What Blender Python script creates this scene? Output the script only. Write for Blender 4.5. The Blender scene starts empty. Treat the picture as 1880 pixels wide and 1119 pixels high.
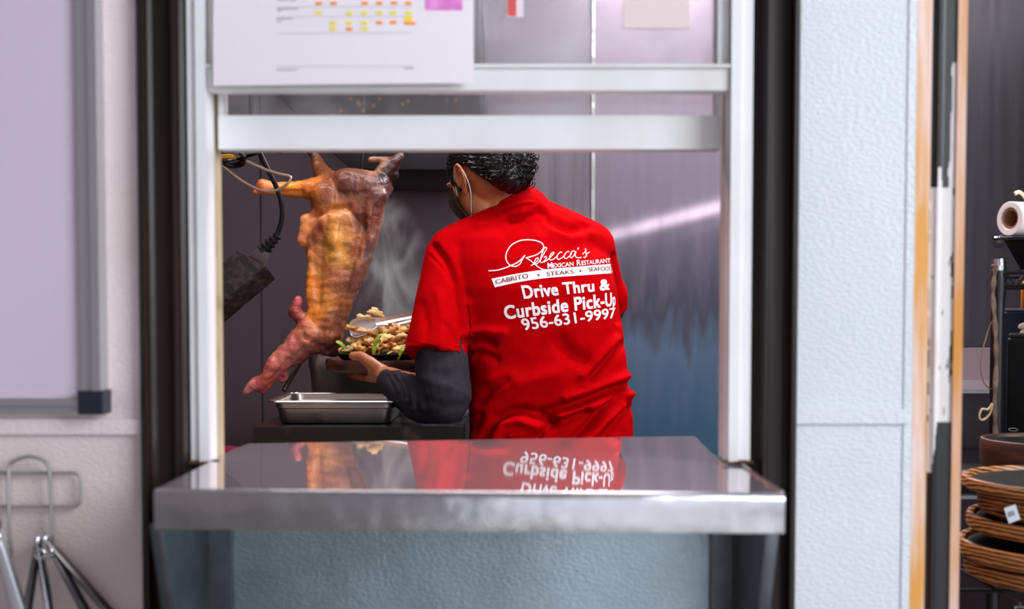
import bpy, bmesh, math, random
import numpy as np
from mathutils import Vector, Matrix, noise
from mathutils.bvhtree import BVHTree
random.seed(7)
SC = bpy.context.scene
COL = SC.collection
# ------------------------------------------------------------------ camera
F = 2089.0                       # focal length in pixels of the 1880x1119 frame (40 mm)
PITCH = 0.040
HOR = 565.0
PPY = HOR + F * math.tan(PITCH)
CAMP = Vector((0.0, -1.383, 1.20))
cd = bpy.data.cameras.new('camera'); cam = bpy.data.objects.new('camera', cd); COL.objects.link(cam)
cam.location = CAMP
cam.rotation_euler = (math.pi / 2 - PITCH, 0, 0)
cd.sensor_width = 36.0; cd.lens = F / 1880 * 36
cd.shift_y = (PPY - 559.5) / 1880
cd.clip_start = 0.05
cd.dof.use_dof = True; cd.dof.focus_distance = 2.62; cd.dof.aperture_fstop = 4.0
SC.camera = cam
# ------------------------------------------------------------------ view, world, lights
SC.view_settings.view_transform = 'Standard'; SC.view_settings.look = 'None'
SC.view_settings.gamma = 1.0; SC.view_settings.use_curve_mapping = False
SC.view_settings.exposure = 0.0
W = bpy.data.worlds.new('world'); SC.world = W; W.use_nodes = True
wn = W.node_tree.nodes; wl = W.node_tree.links; wn.clear()
wo = wn.new('ShaderNodeOutputWorld'); bg = wn.new('ShaderNodeBackground'); tc = wn.new('ShaderNodeTexCoord')
sx = wn.new('ShaderNodeSeparateXYZ'); rp = wn.new('ShaderNodeValToRGB'); mr = wn.new('ShaderNodeMapRange')
wl.new(tc.outputs['Generated'], sx.inputs[0]); wl.new(sx.outputs['X'], mr.inputs['Value'])
mr.inputs['From Min'].default_value = -1; mr.inputs['From Max'].default_value = 1
wl.new(mr.outputs[0], rp.inputs[0]); wl.new(rp.outputs[0], bg.inputs[0]); wl.new(bg.outputs[0], wo.inputs[0])
e = rp.color_ramp.elements
e[0].position = 0.0; e[0].color = (0.30, 0.235, 0.25, 1)
e[1].position = 1.0; e[1].color = (0.98, 1.05, 1.22, 1)
k = e.new(0.5); k.color = (0.38, 0.35, 0.40, 1)
bg.inputs['Strength'].default_value = 0.74


def area(name, loc, target, size, power, col=(1, 1, 1), size_y=None, spread=None):
    d = bpy.data.lights.new(name, 'AREA'); o = bpy.data.objects.new(name, d); COL.objects.link(o)
    d.energy = power; d.color = col; d.size = size
    if size_y: d.shape = 'RECTANGLE'; d.size_y = size_y
    if spread: d.spread = spread
    o.location = loc
    v = Vector(target) - Vector(loc); o.rotation_euler = v.to_track_quat('-Z', 'Y').to_euler()
    return o


area('assumed_daylight_from_right', (3.3, -2.6, 2.7), (0.1, 0, 1.2), 2.2, 205, (0.90, 0.95, 1.0))  # assumed daylight from the right, an added area light; no yard is built
area('added_shelf_lip_light', (1.15, -4.3, 1.12), (1.15, 0, 1.12), 2.5, 20, (0.84, 0.92, 1.0), 2.2)  # added light behind the camera to brighten the shelf lip; no entrance is built
area('added_floor_patch_lamp', (1.0, -2.7, 3.4), (1.0, -2.7, 0), 1.4, 75, (0.84, 0.92, 1.0), 1.4, math.radians(40))  # added overhead lamp; its bright floor patch brightens the panel under the shelf
LAMPS = [((0.42, 0.95, 2.52), 1.2, 0.22, 22), ((-0.75, 1.2, 2.52), 1.2, 0.22, 11), ((0.72, 2.02, 2.52), 0.9, 0.2, 44), ((1.75, 1.35, 2.52), 1.0, 0.22, 5)]  # assumed lamps; the one nearest the back wall is added, brightening its upper part

# ------------------------------------------------------------------ helpers


def ray(px, py):
    c = Vector(((px - 940) / F, (PPY - py) / F, -1.0))
    return Matrix.Rotation(math.pi / 2 - PITCH, 3, 'X') @ c


def P(px, py, Y):
    d = ray(px, py)
    return CAMP + d * ((Y - CAMP.y) / d.y)


def proj(v):
    """numpy Nx3 world -> Nx2 picture coordinates"""
    R = np.array(Matrix.Rotation(math.pi / 2 - PITCH, 3, 'X'))
    c = (v - np.array(CAMP)) @ R
    return np.stack([940 + F * c[:, 0] / -c[:, 2], PPY - F * c[:, 1] / -c[:, 2]], 1)


def lin(r, g, b):
    f = lambda c: (c / 255) / 12.92 if c / 255 <= .04045 else ((c / 255 + .055) / 1.055) ** 2.4
    return (f(r), f(g), f(b), 1)


MATS = {}


def mat(name, col, rough=0.5, metal=0.0, col2=None, nscale=8, nmap=(1, 1, 1), npos=(0.35, 0.65), detail=4,
        bump=0.0, bscale=60, bmap=(1, 1, 1), spec=None, aniso=None, emit=None, coat=0, rough2=None, bdist=0.01):
    if name in MATS: return MATS[name]
    m = bpy.data.materials.new(name); m.use_nodes = True
    nt = m.node_tree; n = nt.nodes; l = nt.links
    b = n['Principled BSDF']
    b.inputs['Base Color'].default_value = col; b.inputs['Roughness'].default_value = rough
    b.inputs['Metallic'].default_value = metal
    if spec is not None: b.inputs['Specular IOR Level'].default_value = spec
    if aniso: b.inputs['Anisotropic'].default_value = aniso
    if coat: b.inputs['Coat Weight'].default_value = coat
    if emit: b.inputs['Emission Color'].default_value = emit[0]; b.inputs['Emission Strength'].default_value = emit[1]
    t = n.new('ShaderNodeTexCoord')
    if col2 is not None or rough2 is not None:
        mp = n.new('ShaderNodeMapping'); mp.inputs['Scale'].default_value = nmap
        tx = n.new('ShaderNodeTexNoise'); tx.inputs['Scale'].default_value = nscale; tx.inputs['Detail'].default_value = detail
        l.new(t.outputs['Object'], mp.inputs[0]); l.new(mp.outputs[0], tx.inputs['Vector'])
        r = n.new('ShaderNodeMapRange'); r.inputs['From Min'].default_value = npos[0]; r.inputs['From Max'].default_value = npos[1]
        l.new(tx.outputs['Fac'], r.inputs['Value'])
        if col2 is not None:
            mx = n.new('ShaderNodeMix'); mx.data_type = 'RGBA'
            mx.inputs['A'].default_value = col; mx.inputs['B'].default_value = col2
            l.new(r.outputs[0], mx.inputs['Factor']); l.new(mx.outputs['Result'], b.inputs['Base Color'])
        if rough2 is not None:
            r2 = n.new('ShaderNodeMapRange'); r2.inputs['To Min'].default_value = rough; r2.inputs['To Max'].default_value = rough2
            l.new(r.outputs[0], r2.inputs['Value']); l.new(r2.outputs[0], b.inputs['Roughness'])
    if bump:
        mp2 = n.new('ShaderNodeMapping'); mp2.inputs['Scale'].default_value = bmap
        t2 = n.new('ShaderNodeTexNoise'); t2.inputs['Scale'].default_value = bscale; t2.inputs['Detail'].default_value = 3
        l.new(t.outputs['Object'], mp2.inputs[0]); l.new(mp2.outputs[0], t2.inputs['Vector'])
        bp = n.new('ShaderNodeBump'); bp.inputs['Strength'].default_value = bump; bp.inputs['Distance'].default_value = bdist
        l.new(t2.outputs['Fac'], bp.inputs['Height']); l.new(bp.outputs[0], b.inputs['Normal'])
    MATS[name] = m
    return m


def vcol_mat(name, rough=0.5, bump=0.3, bscale=90, bmap=(1, 1, 1), bdist=0.004, spec=0.5, coat=0, sss=0):
    m = mat(name, (1, 1, 1, 1), rough, bump=bump, bscale=bscale, bmap=bmap, bdist=bdist, spec=spec, coat=coat)
    n = m.node_tree.nodes; a = n.new('ShaderNodeAttribute'); a.attribute_name = 'tone'
    m.node_tree.links.new(a.outputs['Color'], n['Principled BSDF'].inputs['Base Color'])
    if sss:
        n['Principled BSDF'].inputs['Subsurface Weight'].default_value = sss
        n['Principled BSDF'].inputs['Subsurface Scale'].default_value = 0.005
    return m


LOC = {}


def props(o, label=None, cat=None, group=None, kind=None):
    if label: o['label'] = label
    if cat: o['category'] = cat
    if group: o['group'] = group
    if kind: o['kind'] = kind
    return o


def thing(name, label, cat, loc, group=None, kind=None):
    o = bpy.data.objects.new(name, None); COL.objects.link(o)
    o.location = loc; o.empty_display_size = 0.05; LOC[o] = Vector(loc)
    return props(o, label, cat, group, kind)


def link(name, me, parent=None):
    o = bpy.data.objects.new(name, me); COL.objects.link(o)
    co = np.empty(len(me.vertices) * 3); me.vertices.foreach_get('co', co); co = co.reshape(-1, 3)
    lo = co.min(0); hi = co.max(0)
    org = Vector(((lo[0] + hi[0]) / 2, (lo[1] + hi[1]) / 2, lo[2]))
    co = co - np.array(org); me.vertices.foreach_set('co', co.ravel()); me.update()
    pl = LOC[parent] if parent else Vector((0, 0, 0))
    if parent: o.parent = parent
    o.location = org - pl; LOC[o] = org
    return o


def mk(name, bm, mats, parent=None, smooth=True, bevel=0, seg=2, angle=35):
    if bevel:
        ed = [x for x in bm.edges if len(x.link_faces) == 2 and x.calc_face_angle(0) > math.radians(30)]
        bmesh.ops.bevel(bm, geom=ed, offset=bevel, segments=seg, affect='EDGES', profile=0.5, clamp_overlap=True)
    bmesh.ops.recalc_face_normals(bm, faces=bm.faces)
    me = bpy.data.meshes.new(name); bm.to_mesh(me); bm.free()
    for m in (mats if isinstance(mats, (list, tuple)) else [mats]): me.materials.append(m)
    if smooth:
        me.polygons.foreach_set('use_smooth', [True] * len(me.polygons))
        me.set_sharp_from_angle(angle=math.radians(angle))
    return link(name, me, parent)


def B(): return bmesh.new()


def box(bm, x0, x1, y0, y1, z0, z1, mi=0):
    v = [bm.verts.new((x, y, z)) for x in (x0, x1) for y in (y0, y1) for z in (z0, z1)]
    for q in ((0, 1, 3, 2), (4, 6, 7, 5), (0, 4, 5, 1), (2, 3, 7, 6), (0, 2, 6, 4), (1, 5, 7, 3)):
        f = bm.faces.new([v[i] for i in q]); f.material_index = mi
    return bm


def hexa(bm, a, b, mi=0):
    """solid between two quads of four points"""
    va = [bm.verts.new(p) for p in a]; vb = [bm.verts.new(p) for p in b]
    n = len(va); fs = [bm.faces.new(va[::-1]), bm.faces.new(vb)]
    for i in range(n): fs.append(bm.faces.new((va[i], va[(i + 1) % n], vb[(i + 1) % n], vb[i])))
    for f in fs: f.material_index = mi
    bmesh.ops.recalc_face_normals(bm, faces=fs)
    return bm


def prism(bm, pts, d, mi=0):
    d = Vector(d)
    return hexa(bm, [Vector(p) for p in pts], [Vector(p) + d for p in pts], mi)


def frames(pts):
    pts = [Vector(p) for p in pts]; out = []
    t0 = (pts[1] - pts[0]).normalized()
    u = t0.orthogonal().normalized()
    for i, p in enumerate(pts):
        a = pts[max(0, i - 1)]; b = pts[min(len(pts) - 1, i + 1)]
        t = (b - a).normalized() if (b - a).length > 1e-9 else t0
        u = (u - t * u.dot(t)).normalized(); out.append((p, t, u, t.cross(u)))
    return out


def tube(bm, pts, r, n=8, cap=True, mi=0, flat=1.0):
    fr = frames(pts); rr = r if isinstance(r, (list, tuple)) else [r] * len(fr)
    rings = []
    for (p, t, u, v), q in zip(fr, rr):
        rings.append([bm.verts.new(p + u * q * math.cos(2 * math.pi * k / n) + v * q * flat * math.sin(2 * math.pi * k / n)) for k in range(n)])
    for a, b in zip(rings, rings[1:]):
        for k in range(n):
            f = bm.faces.new((a[k], a[(k + 1) % n], b[(k + 1) % n], b[k])); f.material_index = mi
    if cap:
        bm.faces.new(rings[0][::-1]).material_index = mi; bm.faces.new(rings[-1]).material_index = mi
    return bm


def loftv(bm, rings, cap=True, mi=0):
    vs = [[bm.verts.new(p) for p in r] for r in rings]; n = len(vs[0])
    for a, b in zip(vs, vs[1:]):
        for k in range(n): bm.faces.new((a[k], a[(k + 1) % n], b[(k + 1) % n], b[k])).material_index = mi
    if cap: bm.faces.new(vs[0][::-1]).material_index = mi; bm.faces.new(vs[-1]).material_index = mi
    return bm


def spline(pts, n=8):
    pts = [Vector(p) for p in pts]; q = [pts[0] * 2 - pts[1]] + pts + [pts[-1] * 2 - pts[-2]]; out = []
    for i in range(1, len(q) - 2):
        a, b, c, d = q[i - 1:i + 3]
        for k in range(n):
            t = k / n
            out.append(0.5 * ((2 * b) + (c - a) * t + (2 * a - 5 * b + 4 * c - d) * t * t + (3 * b - a - 3 * c + d) * t ** 3))
    out.append(pts[-1]); return out


def lathe(bm, prof, c, n=32, ax=(1, 1), mi=0, rot=None):
    rings = []
    for r, z in prof:
        ring = []
        for k in range(n):
            v = Vector((r * ax[0] * math.cos(2 * math.pi * k / n), r * ax[1] * math.sin(2 * math.pi * k / n), z))
            if rot is not None: v = rot @ v
            ring.append(Vector(c) + v)
        rings.append(ring)
    return loftv(bm, rings, True, mi)


def ell(bm, c, ax, n=20, m=12):
    """ellipsoid with three axis vectors"""
    c = Vector(c); a = [Vector(x) for x in ax]; rings = []
    for i in range(m + 1):
        th = math.pi * (i + 0.02) / (m + 0.04)
        rings.append([c + a[2] * math.cos(th) + (a[0] * math.cos(2 * math.pi * k / n) + a[1] * math.sin(2 * math.pi * k / n)) * math.sin(th) for k in range(n)])
    return loftv(bm, rings)


def cap(bm, p0, r0, p1, r1, n=18, flat=None):
    """tapered capsule; flat = (vector, factor) squeezes it along a vector about its axis"""
    p0 = Vector(p0); p1 = Vector(p1); t = (p1 - p0); L = t.length; t.normalize(); u = t.orthogonal().normalized(); v = t.cross(u)
    prof = []
    for i in range(6):
        a = math.pi / 2 * (1 - (i + .05) / 6.05); prof.append((-math.sin(a) * r0, math.cos(a) * r0))
    prof.append((0, r0)); prof.append((L, r1))
    for i in range(1, 7):
        a = math.pi / 2 * (i - .05) / 6.0; prof.append((L + math.sin(a) * r1, math.cos(a) * r1))
    rings = []
    for z, r in prof:
        ring = []
        for k in range(n):
            o = u * r * math.cos(2 * math.pi * k / n) + v * r * math.sin(2 * math.pi * k / n)
            if flat: fv = Vector(flat[0]).normalized(); o = o - fv * o.dot(fv) * (1 - flat[1])
            ring.append(p0 + t * z + o)
        rings.append(ring)
    return loftv(bm, rings)


def blob(bm, voxel, smooth=6, factor=0.5):
    """union of the closed shells in bm as one continuous mesh"""
    bmesh.ops.recalc_face_normals(bm, faces=bm.faces)
    me = bpy.data.meshes.new('tmp'); bm.to_mesh(me); bm.free()
    o = bpy.data.objects.new('tmp', me); COL.objects.link(o)
    r = o.modifiers.new('r', 'REMESH'); r.mode = 'VOXEL'; r.voxel_size = voxel
    if smooth:
        s = o.modifiers.new('s', 'SMOOTH'); s.iterations = smooth; s.factor = factor
    bpy.context.view_layer.update()
    ev = o.evaluated_get(bpy.context.evaluated_depsgraph_get())
    out = bpy.data.meshes.new_from_object(ev)
    bpy.data.objects.remove(o); bpy.data.meshes.remove(me)
    out.polygons.foreach_set('use_smooth', [True] * len(out.polygons))
    return out


def getv(me):
    co = np.empty(len(me.vertices) * 3); me.vertices.foreach_get('co', co)
    no = np.empty(len(me.vertices) * 3); me.vertices.foreach_get('normal', no)
    return co.reshape(-1, 3), no.reshape(-1, 3)


def setv(me, co): me.vertices.foreach_set('co', co.ravel()); me.update()


def tone(me, rgb):
    a = me.color_attributes.new('tone', 'FLOAT_COLOR', 'POINT')
    c = np.ones((len(me.vertices), 4)); c[:, :3] = rgb; a.data.foreach_set('color', c.ravel())


def fin(name, me, mats, parent=None):
    for m in (mats if isinstance(mats, (list, tuple)) else [mats]): me.materials.append(m)
    me.name = name
    return link(name, me, parent)


def dist_poly(p, poly):
    d = np.full(len(p), 1e9)
    poly = np.array(poly, float)
    for a, b in zip(poly, poly[1:]):
        ab = b - a; t = np.clip(((p - a) @ ab) / max(ab @ ab, 1e-9), 0, 1)
        d = np.minimum(d, np.linalg.norm(p - (a + t[:, None] * ab), axis=1))
    return d


def nz(v, s, off=0.0):
    return np.array([noise.noise(Vector((x * s + off, y * s + off * .7, z * s - off))) for x, y, z in v])


def struct(name, bm, m, parent=None, **k):
    o = mk(name, bm, m, parent, **k)
    if parent is None: o['kind'] = 'structure'
    return o


# ------------------------------------------------------------------ materials
M_FRP_L = mat('cream_wall_panel', lin(228, 213, 215), 0.42, col2=lin(212, 196, 192), nscale=3, bump=0.5, bscale=300, bmap=(0.5, 1, 1), bdist=0.003)
M_FRP_R = mat('white_wall_panel', lin(214, 218, 222), 0.34, col2=lin(204, 209, 215), nscale=3, bump=0.5, bscale=300, bmap=(0.5, 1, 1), bdist=0.003)
M_GALV = mat('grey_green_wall_panel', lin(168, 184, 192), 0.34, metal=.8, col2=lin(134, 148, 152), nscale=5, bump=0.22, bscale=300, bmap=(0.7, 1, 1), bdist=0.004)
M_BROWN = mat('dark_brown_paint', lin(34, 22, 19), 0.40, spec=.25, col2=lin(22, 14, 12), nscale=6, nmap=(1, 1, .2))
M_ALU = mat('aged_white_aluminium', lin(226, 226, 227), 0.36, metal=0.0, col2=lin(206, 202, 197), nscale=5, nmap=(1, 1, .6), npos=(.45, .75))
M_ALUY = mat('yellowed_seal', lin(176, 160, 128), 0.5, col2=lin(120, 98, 66), nscale=18, npos=(.5, .75))
M_RUST = mat('rust', lin(96, 58, 34), 0.8, col2=lin(40, 26, 18), nscale=30)
M_STEEL = mat('polished_steel', (0.66, 0.58, 0.62, 1), 0.018, metal=.76, rough2=0.05, nscale=5, npos=(.4, .75))
M_STEELF = mat('brushed_steel', (0.52, 0.51, 0.53, 1), 0.22, metal=1.0, rough2=0.36, nscale=7, nmap=(1, 1, 1), bump=.35, bscale=9, bdist=.02)
M_STEELD = mat('dull_bracket_steel', (0.20, 0.22, 0.24, 1), 0.38, metal=1.0, col2=(0.09, .10, .11, 1), nscale=9)
M_WALLS = mat('kitchen_steel_sheet', (0.175, 0.158, 0.185, 1), 0.32, metal=1.0, rough2=0.44, nscale=6, nmap=(6, 1, .25), npos=(.3, .7))
M_WALLB = mat('painted_blue_reflection_sheet', (0.16, 0.22, 0.32, 1), 0.36, metal=0.85, col2=(0.42, 0.48, 0.56, 1), nscale=9, nmap=(3, 1, .22), npos=(.46, .74))  # unused; bluish reflection with pale streaks painted into the colour
M_PAN = mat('pan_steel', (0.46, 0.43, 0.39, 1), 0.26, metal=1.0, rough2=0.40, nscale=9)
M_BLK = mat('black_rubber', lin(13, 12, 14), 0.45, spec=.3)
M_BLKG = mat('black_gloss', lin(14, 13, 15), 0.18)
M_CHROME = mat('chrome', (0.72, 0.72, 0.74, 1), 0.12, metal=1.0)
M_WIRE = mat('dull_wire', lin(176, 170, 168), 0.35, metal=0.6)
M_FLOOR = mat('concrete_floor', lin(150, 146, 144), 0.6, col2=lin(120, 116, 114), nscale=4)
M_TILE = mat('quarry_tile', lin(92, 52, 42), 0.55, col2=lin(66, 38, 32), nscale=9)
M_CEIL = mat('ceiling_white', lin(205, 202, 200), 0.8)
M_WB = mat('whiteboard_enamel', lin(206, 192, 208), 0.34, col2=lin(199, 185, 201), nscale=2)
M_NAVY = mat('navy_plastic', lin(22, 26, 42), 0.4)
M_PAPER = mat('paper', lin(232, 224, 230), 0.75)
M_RED = mat('red_cotton', (.46, .0002, .0025, 1), 0.9, col2=(.40, .0002, .002, 1), nscale=40, bump=0.25, bscale=900, bdist=0.001, spec=0.02)
M_PRINT = mat('white_print', lin(246, 236, 240), 0.6, spec=0.2)
M_PRINTR = mat('red_letters', lin(112, 4, 18), 0.8)
M_SLEEVE = mat('charcoal_cotton', lin(50, 46, 54), 0.85, col2=lin(42, 39, 46), nscale=60, bump=0.3, bscale=800, bdist=0.001, spec=0.1)
M_PANTS = mat('black_trousers', lin(26, 26, 32), 0.8)
M_SKIN = mat('skin', lin(178, 106, 64), 0.45, col2=lin(156, 84, 48), nscale=26, bump=0.15, bscale=300, bdist=0.001)
M_SKIN.node_tree.nodes['Principled BSDF'].inputs['Subsurface Weight'].default_value = 0.12
M_SKIN.node_tree.nodes['Principled BSDF'].inputs['Subsurface Scale'].default_value = 0.006
M_HAIR = mat('black_hair', lin(11, 9, 11), 0.30, spec=0.55)
M_MASK = mat('black_mask_cloth', lin(15, 15, 19), 0.6)
M_ELAST = mat('white_elastic', lin(225, 212, 205), 0.6)
M_IRON = mat('cast_iron', lin(6, 5, 5), 0.6, spec=.15, bump=0.2, bscale=200, bdist=0.002)
M_SOOT = mat('blackened_steel', (0.030, 0.026, 0.024, 1), 0.34, metal=0.7, col2=(0.16, 0.12, 0.085, 1), nscale=14, npos=(.56, .8))
M_UWOOD = mat('charred_wood', lin(92, 52, 34), 0.5, col2=lin(46, 26, 18), nscale=12, nmap=(1, 1, 4))
M_HOOD = mat('dark_hood_steel', (0.045, 0.042, 0.048, 1), 0.42, metal=0.8)
# ------------------------------------------------------------------ the setting
XL = lambda px, Y=0.0, py=565: P(px, py, Y).x
ZP = lambda py, Y=0.0: P(940, py, Y).z
TOP = 2.60
b = B(); box(b, -4, 4, -4.5, 0.0, -0.05, 0); struct('floor', b, M_FLOOR, smooth=False)
b = B(); box(b, -2.2, 2.6, 0.0, 2.6, -0.05, 0.0); struct('floor_kitchen', b, M_TILE, smooth=False)
b = B(); box(b, -2.2, 2.6, -0.02, 2.6, TOP, TOP + 0.05); struct('ceiling', b, M_CEIL, smooth=False)
xbl0, xbl1 = XL(262), XL(353)          # brown frame, left
xbr0, xbr1 = XL(1378), XL(1460)        # brown frame, right
xw1 = XL(1676)                          # end of the white strip
xd1 = XL(1769)                          # end of the worn jamb
WT = 0.10                               # wall thickness
b = B(); box(b, -2.2, xbl0, 0.0, WT, 0, TOP + .05); struct('wall_left', b, M_FRP_L, smooth=False)
b = B(); box(b, xbr1, xw1, 0.0, WT, 0, TOP + .05); struct('wall_right', b, M_FRP_R, smooth=False)
b = B(); box(b, XL(405), XL(1318), 0.012, WT, 0, 0.985); struct('wall_lower', b, M_GALV, smooth=False)
b = B(); box(b, xbl1, xbr0, 0.012, WT, 2.1, TOP); struct('wall_upper', b, M_FRP_L, smooth=False)
b = B(); box(b, xd1, 1.75, 0.0, WT, 2.1, TOP); box(b, 1.75, 2.6, 0.0, WT, 0, TOP); struct('wall_far_right', b, M_FRP_R, smooth=False)
b = B(); box(b, -2.25, -2.2, 0.0, 2.6, 0, TOP); struct('wall_kitchen_left', b, M_WALLS, smooth=False)
b = B(); box(b, 2.6, 2.65, 0.0, 2.6, 0, TOP); struct('wall_kitchen_right', b, M_HOOD, smooth=False)
M_WALLR = mat('painted_reflection_steel_sheet', (.24, .21, .26, 1), .34, metal=1.0, col2=(.25, .22, .27, 1), rough2=.38, nscale=6, nmap=(6, 1, .25), npos=(.3, .7))  # bluish and lavender reflections painted into the steel colour by height
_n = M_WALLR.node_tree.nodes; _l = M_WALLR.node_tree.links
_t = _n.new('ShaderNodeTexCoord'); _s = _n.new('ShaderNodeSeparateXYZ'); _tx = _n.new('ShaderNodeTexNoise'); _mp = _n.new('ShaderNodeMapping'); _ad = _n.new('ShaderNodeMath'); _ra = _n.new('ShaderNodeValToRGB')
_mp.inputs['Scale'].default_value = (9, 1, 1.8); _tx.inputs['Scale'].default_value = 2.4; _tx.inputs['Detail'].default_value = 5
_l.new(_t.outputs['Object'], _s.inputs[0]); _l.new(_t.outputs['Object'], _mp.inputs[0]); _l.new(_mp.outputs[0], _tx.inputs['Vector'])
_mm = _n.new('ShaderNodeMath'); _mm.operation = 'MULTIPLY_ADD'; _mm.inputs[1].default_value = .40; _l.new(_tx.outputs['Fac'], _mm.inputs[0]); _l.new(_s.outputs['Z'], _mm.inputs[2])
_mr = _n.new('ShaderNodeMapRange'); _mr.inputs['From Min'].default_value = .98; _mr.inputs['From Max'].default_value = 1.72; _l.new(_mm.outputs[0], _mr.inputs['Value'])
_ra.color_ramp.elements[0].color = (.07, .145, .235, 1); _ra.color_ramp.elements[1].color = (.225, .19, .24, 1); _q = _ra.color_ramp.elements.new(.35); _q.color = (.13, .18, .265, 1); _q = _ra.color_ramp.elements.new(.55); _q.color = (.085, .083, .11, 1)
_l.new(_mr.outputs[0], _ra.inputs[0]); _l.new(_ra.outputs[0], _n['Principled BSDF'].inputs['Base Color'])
# horizontal battens
zb0, zb1 = ZP(797), ZP(769)
b = B(); box(b, -2.2, xbl0 - .001, -0.007, 0.0, zb0, zb1); struct('trim_1', b, M_FRP_L, bevel=0.002)
zb0, zb1 = ZP(778), ZP(752)
b = B(); box(b, xbr1 + .001, xw1 - .003, -0.005, 0.0, zb0, zb1); struct('trim_2', b, M_FRP_R, bevel=0.002)
b = B(); box(b, xw1 - .010, xw1, -0.0015, 0.0, 0, TOP); struct('trim_3', b, M_FRP_R, bevel=0.0006)


def brown(name, x0, x1, flip):
    w = x1 - x0
    pr = [(0, 0.02), (0, -0.014), (.10, -0.020), (.16, -0.020), (.20, -0.010), (.30, -0.006), (.62, -0.006), (.66, -0.013), (.76, -0.013), (.80, -0.004), (1.0, 0.002), (1.0, 0.09), (0, 0.09)]
    pts = []
    for t, y in pr:
        x = x0 + w * t if not flip else x1 - w * t
        pts.append((x, y, 0.0))
    pts = [pts[1]] + pts[2:]
    bb = B(); prism(bb, pts, (0, 0, 2.1))
    return struct(name, bb, M_BROWN, bevel=0.0012)


brown('trim_4', xbl0, xbl1, False)
brown('trim_5', xbr0, xbr1, True)
b = B(); box(b, xbl0, xbr1, -0.012, 0.09, 2.1, 2.16); struct('trim_6', b, M_BROWN, bevel=0.001)
# chips of bare metal at the foot of the brown frames
# back wall of the kitchen: steel sheets with an added ridge that reflects a bright band
YB = 2.40


def ridge(x, z):  # added ridge, shaped to reflect the bright band
    p = proj(np.array([[x, YB, z]]))[0]
    yl = 432 - (p[0] - 1140) * 0.262           # centre line of the ridge in height, placed to give the bright band
    fade = 1 / (1 + math.exp(-(p[0] - 1000) / 60))
    t = (p[1] - yl) / 23.0
    up = 1 / (1 + math.exp(-t * 2.2))
    back = math.exp(-max(0, p[1] - yl) / 130.0)
    return -0.025 * fade * up * back


xs = [-2.2, XL(477, YB), XL(1088, YB), 1.30, 2.6]
for i, (xa, xb) in enumerate(zip(xs, xs[1:])):
    bm = B(); nx = 60 if i == 2 else 16; nzv = 150 if i == 2 else 30
    z0 = 0.0
    g = []
    for jz in range(nzv + 1):
        z = z0 + (TOP - z0) * jz / nzv
        row = []
        for jx in range(nx + 1):
            x = xa + (xb - xa) * jx / nx
            y = YB + 0.006 * noise.noise(Vector((x * 1.7 + i * 3, z * 1.3, 2.0)))
            if 1 <= i <= 2: y += ridge(x, z)
            row.append(bm.verts.new((x, y, z)))
        g.append(row)
    for a, c in zip(g, g[1:]):
        for q in range(nx): bm.faces.new((a[q], a[q + 1], c[q + 1], c[q]))
    ex = bmesh.ops.extrude_face_region(bm, geom=bm.faces[:])
    for v in ex['geom']:
        if isinstance(v, bmesh.types.BMVert): v.co.y = YB + 0.06
    bmesh.ops.recalc_face_normals(bm, faces=bm.faces)
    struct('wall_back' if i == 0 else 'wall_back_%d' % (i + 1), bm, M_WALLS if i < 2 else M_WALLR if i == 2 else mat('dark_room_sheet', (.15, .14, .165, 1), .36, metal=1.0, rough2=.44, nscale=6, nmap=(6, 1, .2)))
for n_, px, sm_ in ((7, 477, M_WALLS), (8, 1088, M_STEELF)):
    b = B(); x = XL(px, YB); box(b, x - .006, x + .006, YB - 0.014, YB - .002, 0, TOP); struct('trim_%d' % n_, b, sm_, bevel=0.002)

# ------------------------------------------------------------------ window_1
M_ALUP = mat('stained_channel', lin(206, 196, 190), .45, col2=lin(150, 128, 104), nscale=12, nmap=(1, 1, .5), npos=(.5, .75))
win = thing('window_1', None, None, (XL(865), 0.03, ZP(850)), kind='structure')
xo0, xi0 = XL(350), XL(385)
xi1, xo1 = XL(1337), XL(1378)
zs = ZP(850)
for x0, x1 in ((xo0, xi0), (xi1, xo1)):
    b = B(); box(b, x0, x1, -0.004, 0.028, zs, 2.1)
    box(b, x1 - .012 if x0 < 0 else x0, x1 if x0 < 0 else x0 + .012, -0.009, -0.003, zs, 2.1)
    mk('side_jamb', b, M_ALU, win, bevel=0.0015)
for x0, x1 in ((XL(384.5), XL(409, .062)), (XL(1321, .062), XL(1338))):
    b = B(); box(b, x0, x1, 0.029, 0.062, zs, 2.1); mk('channel', b, M_ALUY if x0 < 0 else M_ALUP, win, bevel=0.001)
b = B(); box(b, xo0, xo1, 0.0, 0.085, 2.06, 2.1); mk('head_jamb', b, M_ALU, win, bevel=0.001)


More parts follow.
